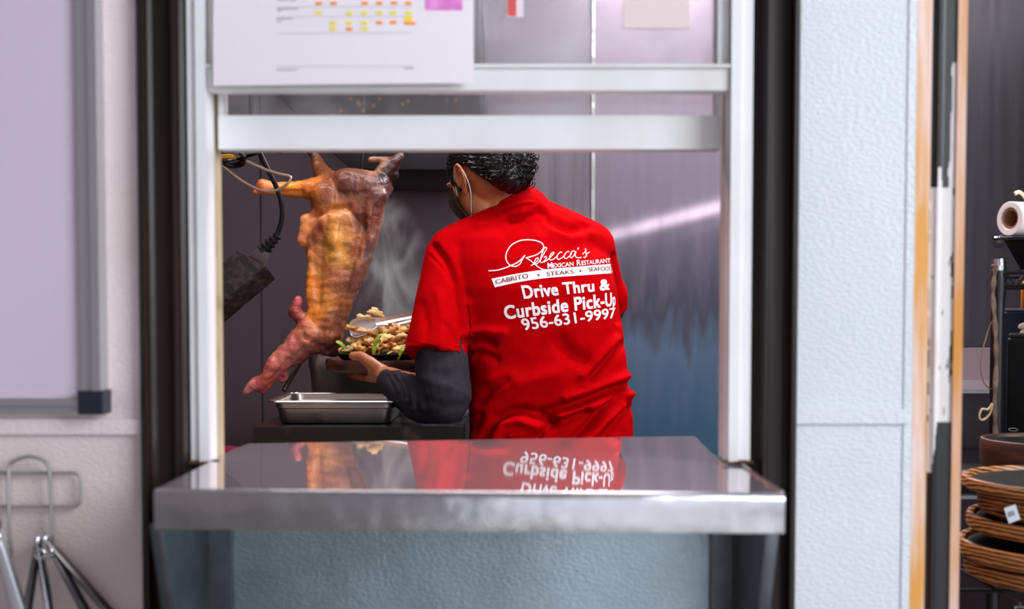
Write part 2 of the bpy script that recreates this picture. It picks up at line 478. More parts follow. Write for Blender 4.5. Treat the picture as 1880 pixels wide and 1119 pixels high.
def glass_mat():
    m = bpy.data.materials.new('window_glass'); m.use_nodes = True; n = m.node_tree.nodes; l = m.node_tree.links; n.clear()
    o = n.new('ShaderNodeOutputMaterial'); tr = n.new('ShaderNodeBsdfTransparent'); gl = n.new('ShaderNodeBsdfGlossy'); df = n.new('ShaderNodeBsdfDiffuse')
    gl.inputs['Roughness'].default_value = 0.06
    fr = n.new('ShaderNodeFresnel'); fr.inputs['IOR'].default_value = 1.5
    mx = n.new('ShaderNodeMixShader'); mx2 = n.new('ShaderNodeMixShader')
    t = n.new('ShaderNodeTexCoord'); tx = n.new('ShaderNodeTexNoise'); tx.inputs['Scale'].default_value = 14; tx.inputs['Detail'].default_value = 6
    mr_ = n.new('ShaderNodeMapRange'); mr_.inputs['From Min'].default_value = .45; mr_.inputs['From Max'].default_value = .8; mr_.inputs['To Min'].default_value = .05; mr_.inputs['To Max'].default_value = .28
    l.new(t.outputs['Object'], tx.inputs['Vector']); l.new(tx.outputs['Fac'], mr_.inputs['Value'])
    df.inputs['Color'].default_value = (.8, .8, .85, 1)
    l.new(fr.outputs[0], mx.inputs[0]); l.new(tr.outputs[0], mx.inputs[1]); l.new(gl.outputs[0], mx.inputs[2])
    l.new(mr_.outputs[0], mx2.inputs[0]); l.new(mx.outputs[0], mx2.inputs[1]); l.new(df.outputs[0], mx2.inputs[2])
    l.new(mx2.outputs[0], o.inputs[0])
    return m


M_GLASS = glass_mat()
for x0, x1 in ((xo0 - .002, xi0 + .012), (xi1 - .006, xo1 + .003)):
    b = B(); rings = []
    for k in range(15):
        x = x0 + (x1 - x0) * k / 14; h_ = .003 + .004 * abs(noise.noise(Vector((x * 90, 1, 0)))); rings.append([(x, -.012, zs + .0005), (x, -.003, zs + .0005), (x, -.003, zs + .0005 + h_), (x, -.009, zs + .0005 + h_ * .6)])
    loftv(b, rings); mk('rust_crust', b, M_RUST, win)
# upper (outer) sash
us = thing('upper_sash', None, None, (XL(865), .01, ZP(168))); us.parent = win; us.location = LOC[us] - LOC[win]
z0, z1 = ZP(167), ZP(120)
b = B(); box(b, xi0 + .001, xi1 - .001, -0.004, 0.022, z0, z1); box(b, xi0 + .001, xi1 - .001, -0.008, 0.0, z1 - .004, z1); mk('bottom_rail', b, M_ALU, us, bevel=0.0012)
b = B(); box(b, XL(1315), xi1 - .001, 0.002, 0.022, z1, 2.06); mk('stile', b, M_ALU, us, bevel=0.001)
b = B(); box(b, xi0 + .001, XL(410), 0.002, 0.022, z1, 2.06); mk('stile', b, M_ALU, us, bevel=0.001)
b = B(); box(b, XL(410), XL(1315), 0.013, 0.016, z1, 2.06); mk('pane', b, M_GLASS, us, smooth=False)
# lower (inner) sash, pushed up
ls = thing('lower_sash', None, None, (XL(865), .04, ZP(274))); ls.parent = win; ls.location = LOC[ls] - LOC[win]
xa, xb = XL(404, .03), XL(1321, .03)
z0, z1 = ZP(274, .03), ZP(221, .03)
b = B(); box(b, xa, xb, 0.030, 0.058, z0, z1); box(b, xa, xb, 0.030, 0.036, z1, z1 + .006); mk('bottom_rail', b, M_ALU, ls, bevel=0.0012)
for x0, x1 in ((xa, XL(412, .03)), (XL(1312, .03), xb)):
    b = B(); box(b, x0, x1, 0.032, 0.056, z1, 1.94); mk('stile', b, M_ALU, ls, bevel=0.001)
b = B(); box(b, xa, xb, 0.030, 0.058, 1.94, 1.97); mk('top_rail', b, M_ALU, ls, bevel=0.001)
b = B(); box(b, XL(412, .03), XL(1312, .03), 0.044, 0.047, z1, 1.94); mk('pane', b, M_GLASS, ls, smooth=False)

# ------------------------------------------------------------------ worn jamb of the door beside (door_1)
door = thing('door_1', None, None, (XL(1720), .03, 0), kind='structure')


def worn_mat(name, base, worn, sc, lo, hi, nmap):
    return mat(name, base, 0.5, col2=worn, nscale=sc, nmap=nmap, npos=(lo, hi), detail=5)


M_OR1 = worn_mat('orange_worn_paint', lin(226, 200, 192), lin(214, 150, 66), 5, .46, .60, (7, 1, .55))
M_OR2 = worn_mat('orange_worn_edge', lin(216, 190, 182), lin(200, 130, 40), 4, .42, .6, (5, 1, .5))
M_CHIPB = mat('black_bare_jamb', lin(22, 20, 20), 0.4)
M_CHIPW = mat('peeling_white_paint', lin(212, 205, 204), 0.5, col2=lin(190, 158, 128), nscale=6, nmap=(6, 1, .7), npos=(.56, .75))
x0, x1 = XL(1676) + .0005, XL(1704)
b = B(); box(b, x0, x1, -0.001, 0.10, 0, 2.1); mk('jamb_face', b, M_OR1, door, bevel=0.001)
x2, x3 = XL(1752), XL(1769)
b = B(); box(b, x2, x3, 0.001, 0.10, 0, 2.1); mk('stop', b, M_OR2, door, bevel=0.001)
bm = B(); nx, nn = 26, 520; g = []
zt0, zt1 = 0.6, 1.75
for j in range(nn + 1):
    z = zt0 + (zt1 - zt0) * j / nn; row = []
    for i in range(nx + 1):
        t = i / nx; x = x1 + (x2 - x1) * t
        row.append(bm.verts.new((x, 0.004 - 0.004 * math.exp(-((t - .3) / .12) ** 2), z)))
    g.append(row)
pts_c = []
for j in range(nn):
    zc = zt0 + (zt1 - zt0) * (j + .5) / nn
    py = HOR + (1.2 - zc) * F / 1.387
    for i in range(nx):
        t = (i + .5) / nx
        f = bm.faces.new((g[j][i], g[j][i + 1], g[j + 1][i + 1], g[j + 1][i]))
        nv = noise.noise(Vector((t * 5, zc * 26, 1.3))) * .5 + noise.noise(Vector((t * 14, zc * 75, 4.1))) * .35
        if py < 120: w = (t > 1.2)
        elif py < 290: w = t + .12 * nv > .82
        elif py < 345: w = t + .25 * nv > .82 - (py - 290) * .002 or (abs(t - .38) < .1 + .1 * nv and py > 310)
        elif py < 775: w = (t > .07 + .10 * nv) and nv < .36 and not (t > .9 and nv > .12)
        elif py < 870: w = t + .06 * nv < .42 - .2 * (py - 775) / 95 and t > .06
        else: w = nv > .46 and t < .5
        f.material_index = 1 if w else 0
b2 = bm
ex = bmesh.ops.extrude_face_region(bm, geom=bm.faces[:])
for v in ex['geom']:
    if isinstance(v, bmesh.types.BMVert): v.co.y = .09
bmesh.ops.recalc_face_normals(bm, faces=bm.faces)
box(bm, x1, x2, .004, .09, 0, zt0 - .0005); box(bm, x1, x2, .004, .09, zt1 + .0005, 2.1)
mk('chipped_recess', bm, [M_CHIPB, M_CHIPW], door, smooth=False)

# ------------------------------------------------------------------ kitchen ceiling lights
M_DIFF = mat('lamp_diffuser', (1, 1, 1, 1), 0.5, emit=((1, .97, .98, 1), 3.0))
for (lx, ly, lz), sx_, sy_, pw in LAMPS:
    t = thing('ceiling_light', 'long white ceiling light over the kitchen' + (', assumed above the red shirt' if lx == .42 else ' added to brighten the back wall' if lx == .72 else ', assumed above the carcass' if lx < 0 else ', assumed above the rack'), 'light', (lx, ly, 2.545))
    b = B(); box(b, lx - sx_ / 2 - .03, lx + sx_ / 2 + .03, ly - sy_ / 2 - .03, ly + sy_ / 2 + .03, 2.56, TOP); mk('housing', b, M_CEIL, t, bevel=.003)
    b = B(); box(b, lx - sx_ / 2, lx + sx_ / 2, ly - sy_ / 2, ly + sy_ / 2, 2.545, 2.559); mk('diffuser', b, M_DIFF, t, smooth=False)
    a = area('ceiling_light_lamp', (lx, ly, 2.54), (lx, ly, 0), sx_, pw, (1.0, 0.93, 0.93), sy_)

# ------------------------------------------------------------------ exhaust hood, hook
YH = 1.78
poly = [(345, -40), (500, 166), (612, 282), (645, 312), (880, 312), (880, -40)]
b = B(); prism(b, [P(x, y, YH) for x, y in poly], (0, YB - YH - .03, 0))
h = mk('exhaust_hood', b, M_HOOD, bevel=.004); props(h, 'dark steel exhaust hood above the hanging carcass', 'hood')

# ------------------------------------------------------------------ serving shelf
sh = thing('serving_shelf', 'polished stainless steel serving shelf at the pass-through window', 'shelf', (-0.05, -.1, .98))
YF = -0.2205
fl = P(287, 899, YF); fr_ = P(1437, 907, YF)
YbL, YbR = 0.172, 0.305
bl = P(455, 817, YbL); br = P(1275, 798, YbR); Yb = .24
wl_, wr_ = XL(408, .062) + .001, XL(1321, .062) - .001


def zsh(x, y):
    q = (x - fl.x) / (fr_.x - fl.x); return fl.z * (1 - q) + fr_.z * q


out = [(fl.x, YF), (fr_.x, YF), (fr_.x, -.012), (wr_, -.012), (wr_, .10), (br.x, YbR), (bl.x, YbL), (wl_, .10), (wl_, -.012), (fl.x, -.012)]
b = B()
nx, ny = 40, 20
# gridded upper skin inside the outline (front part and throat), thick sheet
def sheet(b, xa0, xa1, y0, y1, nx, ny, th=.002):
    for sgn in (0, 1):
        pass
    top = [[b.verts.new((xa0(y0 + (y1 - y0) * j / ny) + (xa1(y0 + (y1 - y0) * j / ny) - xa0(y0 + (y1 - y0) * j / ny)) * i / nx, y0 + (y1 - y0) * j / ny, 0)) for i in range(nx + 1)] for j in range(ny + 1)]
    for r in top:
        for v in r: v.co.z = zsh(v.co.x, v.co.y)
    for a, c in zip(top, top[1:]):
        for i in range(nx): b.faces.new((a[i], a[i + 1], c[i + 1], c[i]))
sheet(b, lambda y: fl.x, lambda y: fr_.x, YF + .002, -.012, 30, 8)
sheet(b, lambda y: wl_, lambda y: wr_, -.012, .105, 30, 8)
back = lambda t: YbL + (YbR - YbL) * t
g = [[b.verts.new(((wl_ + (bl.x - wl_) * k / 6) * (1 - i / 30) + (wr_ + (br.x - wr_) * k / 6) * i / 30, .105 + (back(i / 30) - .105) * k / 6, 0)) for i in range(31)] for k in range(7)]
for r in g:
    for v in r: v.co.z = zsh(v.co.x, v.co.y)
for a, c in zip(g, g[1:]):
    for i in range(30): b.faces.new((a[i], a[i + 1], c[i + 1], c[i]))
bmesh.ops.remove_doubles(b, verts=b.verts, dist=.0004)
ex = bmesh.ops.extrude_face_region(b, geom=b.faces[:])
for v in ex['geom']:
    if isinstance(v, bmesh.types.BMVert): v.co.z -= .0025
bmesh.ops.recalc_face_normals(b, faces=b.faces)
mk('top', b, M_STEEL, sh, smooth=True)
# front lip: rolled edge and vertical apron
zl = 0.0405
b = B()
prof = [(-.0005, -zl), (-.0055, -zl), (-.0062, -.0068), (-.0052, -.0030), (-.0028, -.0005), (.0003, .0006), (.003, .0004), (.003, -.002), (.0005, -.004)]
ra = [Vector((fl.x - .001, YF + y, fl.z + z)) for y, z in prof]; rb = [Vector((fr_.x + .001, YF + y, fr_.z + z)) for y, z in prof]
hexa(b, ra, rb); mk('front_apron', b, M_STEELF, sh, bevel=.0005)
for s, px in ((-1, fl.x), (1, fr_.x)):
    b = B(); box(b, px - .001 if s < 0 else px - .002, px + .002 if s < 0 else px + .001, YF + .001, -.016, fl.z - .038, fl.z - .002); mk('side_apron', b, M_STEELF, sh, smooth=False)
for s, pl, pw_, pg in ((-1, 382, 421, 366), (1, 1346, 1309, 1362)):
    br_ = thing('bracket', None, None, (XL(pl), -.05, .6)); br_.parent = sh; br_.location = LOC[br_] - LOC[sh]
    a_, c_ = sorted((XL(pl), XL(pw_)))
    b = B(); box(b, a_, c_, -0.004, .012, .45, .972); mk('upright', b, M_STEELD, br_, bevel=.001)
    xg = XL(pl)
    b = B(); prism(b, [(xg, -.185, .968), (xg, -.004, .968), (xg, -.004, .50)], (.003 * s, 0, 0)); mk('gusset', b, M_STEELD, br_, smooth=False)
    b = B(); prism(b, [(xg, -.19, .971), (xg, -.185, .971), (xg, -.0, .498), (xg, -.006, .494)], (.014 * s, 0, 0)); mk('flange', b, M_STEELD, br_, bevel=.0006)

# ------------------------------------------------------------------ whiteboard
wb = thing('whiteboard', 'whiteboard with aluminium frame and black corner on cream wall', 'whiteboard', P(75, 757, -.01))
yw = -.014
b = B(); box(b, -1.35, XL(152, yw), yw, -.002, ZP(733, yw), 1.95); mk('writing_surface', b, M_WB, wb, smooth=False)
b = B(); xa, xb = XL(151, yw), XL(189, yw)
box(b, xa, xa + (xb - xa) * .62, yw - .008, -.001, ZP(757, yw), 1.98); box(b, xa + (xb - xa) * .62, xb, yw - .013, -.001, ZP(757, yw), 1.98)
box(b, -1.38, xa, yw - .010, -.001, ZP(745, yw), ZP(731, yw)); box(b, -1.38, xa, yw - .006, -.001, ZP(757, yw), ZP(746, yw)); box(b, -1.38, xb, yw - .01, -.001, 1.95, 1.98)
mk('frame', b, mat('satin_aluminium', (.52, .52, .54, 1), .3, metal=.85), wb, bevel=.001)
b = B(); box(b, XL(150, yw), XL(195, yw), yw - .017, -.001, ZP(759, yw), ZP(717, yw)); mk('corner_cap', b, M_NAVY, wb, bevel=.005, seg=3)

# ------------------------------------------------------------------ wire holder and tongs on it
wr = thing('wire_hanger', 'bent wire hanging rack fixed to the cream wall under the whiteboard', 'rack', P(55, 1000, -.01))
yw = -.010


def rrect(x0, y0, x1, y1, r, Y):
    pts = []
    for cx, cy, a0 in ((x1 - r, y0 + r, -90), (x1 - r, y1 - r, 0), (x0 + r, y1 - r, 90), (x0 + r, y0 + r, 180)):
        for q in range(7):
            a = math.radians(a0 + 15 * q); pts.append(P(cx + r * math.cos(a), cy + r * math.sin(a), Y))
    return pts


q = rrect(-60, 869, 149, 931, 14, yw); q.append(q[0])
b = B(); tube(b, q, .0022, 8); mk('cross_loop', b, M_WIRE, wr)
b = B(); q = spline([P(20, 1020, -.017), P(17, 960, -.018), P(16, 880, -.018), P(20, 852, -.018), P(52, 839, -.018), P(85, 850, -.018), P(92, 880, -.018), P(95, 960, -.018), P(98, 1010, -.017), P(100, 1020, -.024), P(101, 1000, -.034)], 6)
tube(b, q, .0025, 8); mk('hanging_loop', b, M_WIRE, wr)
b = B(); q = spline([P(20, 1015, -.017), P(20, 1024, -.026), P(21, 1004, -.036)], 6); tube(b, q, .0025, 8); mk('hook', b, M_WIRE, wr)


def tongs(label, head, ends, ms, w, Y, group=None):
    t = thing('kitchen_tongs', label, 'tongs', P(head[0], head[1] + 120, Y), group)
    for k_, (ex_, m_) in enumerate(zip(ends, ms)):
        b = B(); p0 = P(head[0], head[1], Y - .006 * k_); p1 = P(ex_[0], ex_[1], Y - .02 + .02 * k_)
        d = (p1 - p0); sd = d.cross(Vector((0, 1, 0))).normalized(); nr = d.cross(sd).normalized()
        rings = []
        for q_ in range(9):
            s = q_ / 8; ww = w * (.55 + .45 * math.sin(min(1, s * 1.3) * math.pi / 2)) * (1 if s < .85 else 1.25)
            c_ = p0 + d * s
            pf = [(-ww, .004), (-ww * .8, -.002), (0, -.0045), (ww * .8, -.002), (ww, .004), (ww * .8, .0005), (0, -.002), (-ww * .8, .0005)]
            rings.append([c_ + sd * a + nr * (-c2) for a, c2 in pf])
        loftv(b, rings); bmesh.ops.recalc_face_normals(b, faces=b.faces); mk('arm', b, m_, t, angle=50)
    b = B(); ell(b, P(head[0], head[1], Y - .004), ((w * .95, 0, 0), (0, .008, 0), (0, 0, w * 1.25)), 16, 8); mk('pivot_cap', b, M_CHROME, t)
    b = B(); c_ = P(head[0] + 3, head[1] + 26, Y - .012); q_ = [c_ + Vector((.006 * math.cos(a), 0, .006 * math.sin(a))) for a in [2 * math.pi * i / 14 for i in range(15)]]; tube(b, q_, .0013, 6); mk('pull_ring', b, M_CHROME, t)
    return t


M_TDARK = mat('dark_tongs_steel', (.09, .088, .09, 1), .3, metal=1.0)
tongs('bright steel tongs hanging upright from the wire rack', (70, 992), ((14, 1330), (118, 1330)), (M_TDARK, M_CHROME), .0062, -.048)
tongs('dark steel tongs splayed wide, hanging behind the bright tongs', (84, 990), ((230, 1260), (296, 1240)), (M_TDARK, mat('brown_tongs_steel', (.22, .19, .18, 1), .3, metal=1)), .006, -.026)
tongs('pale bluish steel tongs hanging at the edge of the wire rack', (-14, 962), ((92, 1330), (-30, 1330)), (mat('bright_tongs_steel', (.75, .78, .82, 1), .22, metal=.9), M_TDARK), .011, -.085)

# ------------------------------------------------------------------ papers on the window
bm = B(); Yp = -.013
M_OR, M_YE, M_YB, M_GR, M_LN = mat('orange_ink', lin(250, 140, 30), .7), mat('yellow_ink', lin(236, 220, 70), .7), mat('bright_yellow_ink', lin(252, 216, 10), .7), mat('grey_type', lin(150, 140, 150), .7), mat('table_rule', lin(188, 178, 188), .7)
M_PINK = mat('pink_sticker', lin(232, 150, 214), .7, col2=lin(214, 112, 190), nscale=60)


def pap(px, py, d=0):
    p = P(px, py, Yp); p.y += -.0035 * math.sin(max(0, (py + 60) / 220) * 2.4) - d + .003 * math.sin(px / 150)
    return p


nx, ny = 24, 16
grid = [[bm.verts.new(pap(392 + 478 * i / nx, -120 + (278 - 4 * i / nx) * j / ny)) for i in range(nx + 1)] for j in range(ny + 1)]
for a, c in zip(grid, grid[1:]):
    for i in range(nx): bm.faces.new((a[i], c[i], c[i + 1], a[i + 1]))
ex = bmesh.ops.extrude_face_region(bm, geom=bm.faces[:])
for v in ex['geom']:
    if isinstance(v, bmesh.types.BMVert): v.co.y += .0004
bmesh.ops.recalc_face_normals(bm, faces=bm.faces)


def mark(cx, cy, w, h, mi):
    n_ = max(1, int(w / 20))
    for i in range(n_):
        x0_ = cx - w / 2 + w * i / n_; x1_ = cx - w / 2 + w * (i + 1) / n_
        bm.faces.new([bm.verts.new(pap(x, y, .0004)) for x, y in ((x0_, cy + h / 2), (x1_, cy + h / 2), (x1_, cy - h / 2), (x0_, cy - h / 2))]).material_index = mi


Z = 3.357
def zp(x, y): return 340 + x / Z, y / Z
for x, y in ((828, 28), (918, 28), (1110, 28), (1200, 28), (1290, 26), (1378, 28), (1200, 148), (1285, 146), (1015, 188)): mark(*zp(x, y), 12, 6, 1)
for x, y in ((825, 85), (1017, 90), (1107, 90), (1200, 88), (1285, 88), (1380, 90), (915, 150), (1015, 150), (1107, 150), (915, 187), (1107, 187)): mark(*zp(x, y), 12, 7, 2)
mark(*zp(1380, 126), 15, 9, 3); mark(*zp(1388, 153), 21, 5, 1)
for y in (50, 110, 212, 416): mark(*zp(985, y), 248, .9, 5)
for x, y, w in ((630, 4, 36), (630, 60, 36), (618, 122, 30), (584, 140, 6), (632, 435, 38), (1380, 428, 16), (584, 70, 5)):
    cx, cy = zp(x, y); k_ = cx - w / 2
    while k_ < cx + w / 2:
        d_ = random.uniform(2, 5); mark(k_ + d_ / 2, cy, d_, 2.2, 4); k_ += d_ + 1.2
mark(*zp(1595, 20), 68, 30, 6)
p_ = mk('schedule_sheet', bm, [M_PAPER, M_OR, M_YE, M_YB, M_GR, M_LN, M_PINK])
props(p_, 'white printed schedule with orange and yellow highlights taped over the window', 'paper')
b = B(); box(b, XL(1143, .01), XL(1262, .01), .0095, .0125, ZP(52, .01), 1.66); o = mk('card', b, mat('beige_card', lin(222, 204, 202), .7), smooth=False); props(o, 'blank beige card stuck on the upper window glass', 'card')
b = B(); box(b, XL(930, .01), XL(961, .01), .011, .0125, ZP(31, .01), 1.64, 0); box(b, XL(932, .01), XL(948, .01), .0104, .0112, ZP(29, .01), 1.64, 1)
o = mk('sticker', b, [mat('sticker_white', lin(230, 214, 220), .6), mat('sticker_red', lin(214, 84, 84), .6)], smooth=False); props(o, 'small red and white sticker on the upper window glass', 'sticker')
# grains splashed on the raised glass
b = B()
for x, y in ((1020, 610), (1062, 632), (1070, 648), (1095, 682), (1198, 607), (1340, 640), (1372, 625), (960, 682), (1520, 580), (1570, 565), (1612, 618), (1668, 616), (1730, 570), (720, 578), (1160, 650)):
    px, py = zp(x, y); c_ = P(px, py, .0432); a_ = random.uniform(-1, 1)
    ell(b, c_, ((.0013, 0, .0008 * a_), (0, .0008, 0), (-.001 * a_, 0, .0024)), 8, 6)
o = mk('food_splashes', b, mat('dried_grain', lin(206, 160, 104), .5)); props(o, 'tan dried food splashes on the raised window glass', 'splashes', kind='stuff')

# ------------------------------------------------------------------ grill and pans
YG = 1.22
zg = P(500, 785, YG).z
gx0, gx1 = P(466, 785, YG).x, -.112
gr = thing('grill', 'blackened steel char grill under the pans', 'grill', ((gx0 + gx1) / 2, 1.55, 0))
b = B(); box(b, gx0, gx1, YG, 1.95, .78, zg); mk('body', b, M_SOOT, gr, bevel=.008, seg=3)
for lx in (gx0 + .04, gx1 - .04):
    for ly in (YG + .04, 1.9):
        b = B(); box(b, lx - .018, lx + .018, ly - .018, ly + .018, 0, .782); mk('leg', b, M_SOOT, gr, bevel=.003)
b = B(); box(b, -.212, gx1 - .004, YG + .03, 1.5, zg, zg + .004)
for i in range(5):
    x = -.204 + .018 * i; tube(b, [(x, YG + .075, zg + .010), (x + .02, 1.49, zg + .010)], .0055, 8)
mk('grate', b, mat('grate_steel', (.34, .32, .33, 1), .3, metal=1.0, col2=(.10, .09, .09, 1), nscale=20), gr)


def hotel_pan(name, label, x0, x1, y0, y1, z0, z1, taper, lip):
    t = thing(name, label, 'pan', ((x0 + x1) / 2, (y0 + y1) / 2, z0))
    def rr(ins, z, n=6, r=.028):
        a0, a1, c0, c1 = x0 + ins, x1 - ins, y0 + ins, y1 - ins; pts = []
        for cx, cy, an in ((a1 - r, c0 + r, -90), (a1 - r, c1 - r, 0), (a0 + r, c1 - r, 90), (a0 + r, c0 + r, 180)):
            for q in range(n + 1):
                a = math.radians(an + 90 * q / n); pts.append(Vector((cx + r * math.cos(a), cy + r * math.sin(a), z)))
        return pts
    h = z1 - z0
    st = [(lip * .0, z1 - .0035), (0, z1 - .0005), (.0015, z1), (lip, z1 - .0005), (lip + .003, z1 - .004), (lip + .004, z1 - h * .30), (lip + .007, z1 - h * .34), (lip + taper * .8, z0 + .010), (lip + taper, z0 + .003), (lip + taper + .008, z0)]
    inn = [(lip + taper + .010, z0 + .0015), (lip + taper + .002, z0 + .004), (lip + taper * .8 + .0015, z0 + .011), (lip + .0085, z1 - h * .34), (lip + .0055, z1 - h * .30), (lip + .0045, z1 - .0055), (.0022, z1 - .0016)]
    b = B(); outer = st[4:]; ring = [rr(i_, z_) for i_, z_ in inn[:-1]] if 0 else None
    prof = [(i_, z_) for i_, z_ in inn[:-1]] + [(lip + .003, z1 - .0008), (.0018, z1), (0, z1 - .0012), (0, z1 - .0035), (lip + .0005, z1 - .0025)] + [(i_ - .0006, z_) for i_, z_ in outer]
    loftv(b, [rr(i_, z_) for i_, z_ in prof], cap=True)
    bmesh.ops.recalc_face_normals(b, faces=b.faces)
    mk('basin', b, M_PAN, t, angle=40)
    b = B(); q = rr(0.0005, z1 - .0012); q.append(q[0]); tube(b, q, .0028, 8); mk('rim', b, mat('bright_pan_rim', (.66, .62, .60, 1), .2, metal=1.0), t)
    return t


pz = P(600, 738, 1.262).z
hotel_pan('hotel_pan', 'shallow rectangular steel pan at the front of the grill', P(489, 736, 1.262).x, P(733, 736, 1.262).x, 1.262, 1.535, zg + .0005, pz, .014, .011)
pz2 = P(640, 646, 1.70).z
hotel_pan('hotel_pan', 'deep steel pan behind the wooden sizzle board', P(553, 646, 1.70).x, P(765, 646, 1.70).x, 1.70, 1.93, zg + .0005, pz2, .016, .010)
b = B(); tube(b, [P(521, 718, 1.575), P(566, 640, 1.66)], .0062, 10)
o = mk('skewer_rod', b, mat('sooty_rod', (.09, .075, .06, 1), .45, metal=.8, col2=(.3, .25, .2, 1), nscale=30, npos=(.5, .7))); props(o, 'sooty steel rod leaning behind the shallow pan', 'rod')

# ------------------------------------------------------------------ carcass
YC = 1.60
bm = B()
body = [(318, 596, 705, .045), (335, 578, 716, .058), (355, 570, 716, .066), (380, 571, 708, .07), (405, 562, 702, .07), (435, 557, 696, .07), (465, 562, 687, .068), (500, 569, 673, .064), (540, 569, 656, .06), (575, 566, 643, .06), (605, 552, 633, .058), (630, 541, 627, .05), (648, 545, 616, .03)]
rings = []
for y, xl, xr, dh in body:
    c = P((xl + xr) / 2, y, YC); hw = (P(xr, y, YC).x - P(xl, y, YC).x) / 2; rg = []
    for k in range(28):
        a = 2 * math.pi * k / 28; rg.append(c + Vector((hw * math.cos(a), dh * math.sin(a), 0)))
    rings.append(rg)
loftv(bm, rings)
def cpx(a, ra, b_, rb, Ya=YC, Yb_=YC): cap(bm, P(a[0], a[1], Ya), ra, P(b_[0], b_[1], Yb_), rb)
cpx((600, 350), .040, (560, 346), .024, YC - .01, YC - .03); cpx((562, 346), .024, (508, 347), .0165, YC - .03, YC - .04); cpx((510, 347), .017, (484, 343), .0185, YC - .04, YC - .045); cpx((490, 350), .010, (468, 353), .008, YC - .045, YC - .05)
cpx((606, 340), .036, (590, 315), .021, YC, YC + .05); cpx((590, 315), .020, (577, 285), .013, YC + .05, YC + .08); cpx((577, 285), .013, (567, 272), .012, YC + .08, YC + .08); cpx((567, 272), .011, (556, 274), .008, YC + .08, YC + .08)
cpx((690, 345), .035, (706, 318), .026); cpx((706, 318), .026, (722, 300), .020); cpx((722, 300), .020, (734, 288), .012); cpx((704, 322), .018, (722, 322), .016); cpx((715, 300), .018, (695, 292), .007); cpx((695, 292), .007, (680, 294), .009); cpx((700, 345), .02, (712, 348), .014)
# shoulder mass, neck and jaw pieces at the foot
cpx((572, 618), .052, (545, 640), .036, YC - .02, YC - .03); cpx((600, 600), .046, (606, 632), .036, YC, YC)
cpx((545, 640), .040, (512, 666), .027, YC - .03, YC - .04); cpx((512, 666), .027, (486, 695), .018, YC - .04, YC - .05); cpx((486, 695), .018, (468, 708), .020, YC - .05, YC - .05); cpx((470, 706), .019, (455, 718), .011, YC - .05, YC - .055); cpx((455, 718), .010, (449, 722), .007, YC - .055, YC - .055)
cpx((505, 690), .010, (482, 718), .009, YC - .03, YC - .04); cpx((520, 670), .012, (502, 696), .010, YC - .03, YC - .03); cpx((522, 672), .008, (526, 694), .006, YC - .03, YC - .03); cpx((526, 694), .006, (518, 700), .006, YC - .03, YC - .03)
cpx((553, 585), .020, (541, 572), .016, YC - .02, YC - .03); cpx((541, 572), .017, (547, 553), .013, YC - .03, YC - .03); cpx((548, 590), .008, (533, 580), .006, YC - .03, YC - .03)
cpx((566, 405), .022, (560, 440), .020, YC - .02, YC - .02)
# spine ridge and flank cords
cpx((690, 360), .030, (668, 470), .026, YC - .04, YC - .04); cpx((668, 470), .026, (628, 560), .024, YC - .04, YC - .035); cpx((628, 560), .024, (600, 622), .028, YC - .035, YC - .03)
cpx((600, 360), .040, (612, 440), .030, YC - .04, YC - .048); cpx((575, 470), .016, (572, 580), .014, YC - .035, YC - .035); cpx((572, 580), .014, (548, 610), .014, YC - .035, YC - .04)
cpx((640, 340), .045, (690, 345), .04, YC - .03, YC - .02)
me = blob(bm, .0042, 5)
co, no = getv(me)
pp = proj(co)
wr1 = np.sin(pp[:, 1] * .42 + 6 * nz(co, 9)) * np.clip((pp[:, 1] - 470) / 60, 0, 1) * np.clip((630 - pp[:, 1]) / 40, 0, 1)
lump = nz(co, 28) * .006 + nz(co, 75, 3) * .0032
lump *= np.where(pp[:, 1] > 585, 1.0, .6)
cord = np.zeros(len(co))
for poly, w, d in (([(668, 400), (655, 470), (632, 540), (610, 610)], 5, -.006), ([(600, 400), (590, 470), (584, 560)], 6, -.005), ([(640, 385), (668, 420), (672, 470)], 6, -.005), ([(575, 398), (600, 388), (640, 380)], 6, -.007), ([(690, 380), (684, 430)], 5, -.004), ([(530, 660), (495, 705)], 4, -.005), ([(560, 620), (590, 640)], 6, -.006), ([(555, 352), (500, 352)], 3, -.003), ([(655, 480), (640, 560)], 5, .004), ([(620, 400), (612, 470)], 8, .005)):
    cord += 1.4 * d * np.exp(-(dist_poly(pp, poly) / w) ** 2)
fac = np.clip(-no[:, 1] * 2, 0, 1)
co2 = co + no * (lump + wr1 * .0006 + cord * fac)[:, None]
setv(me, co2)
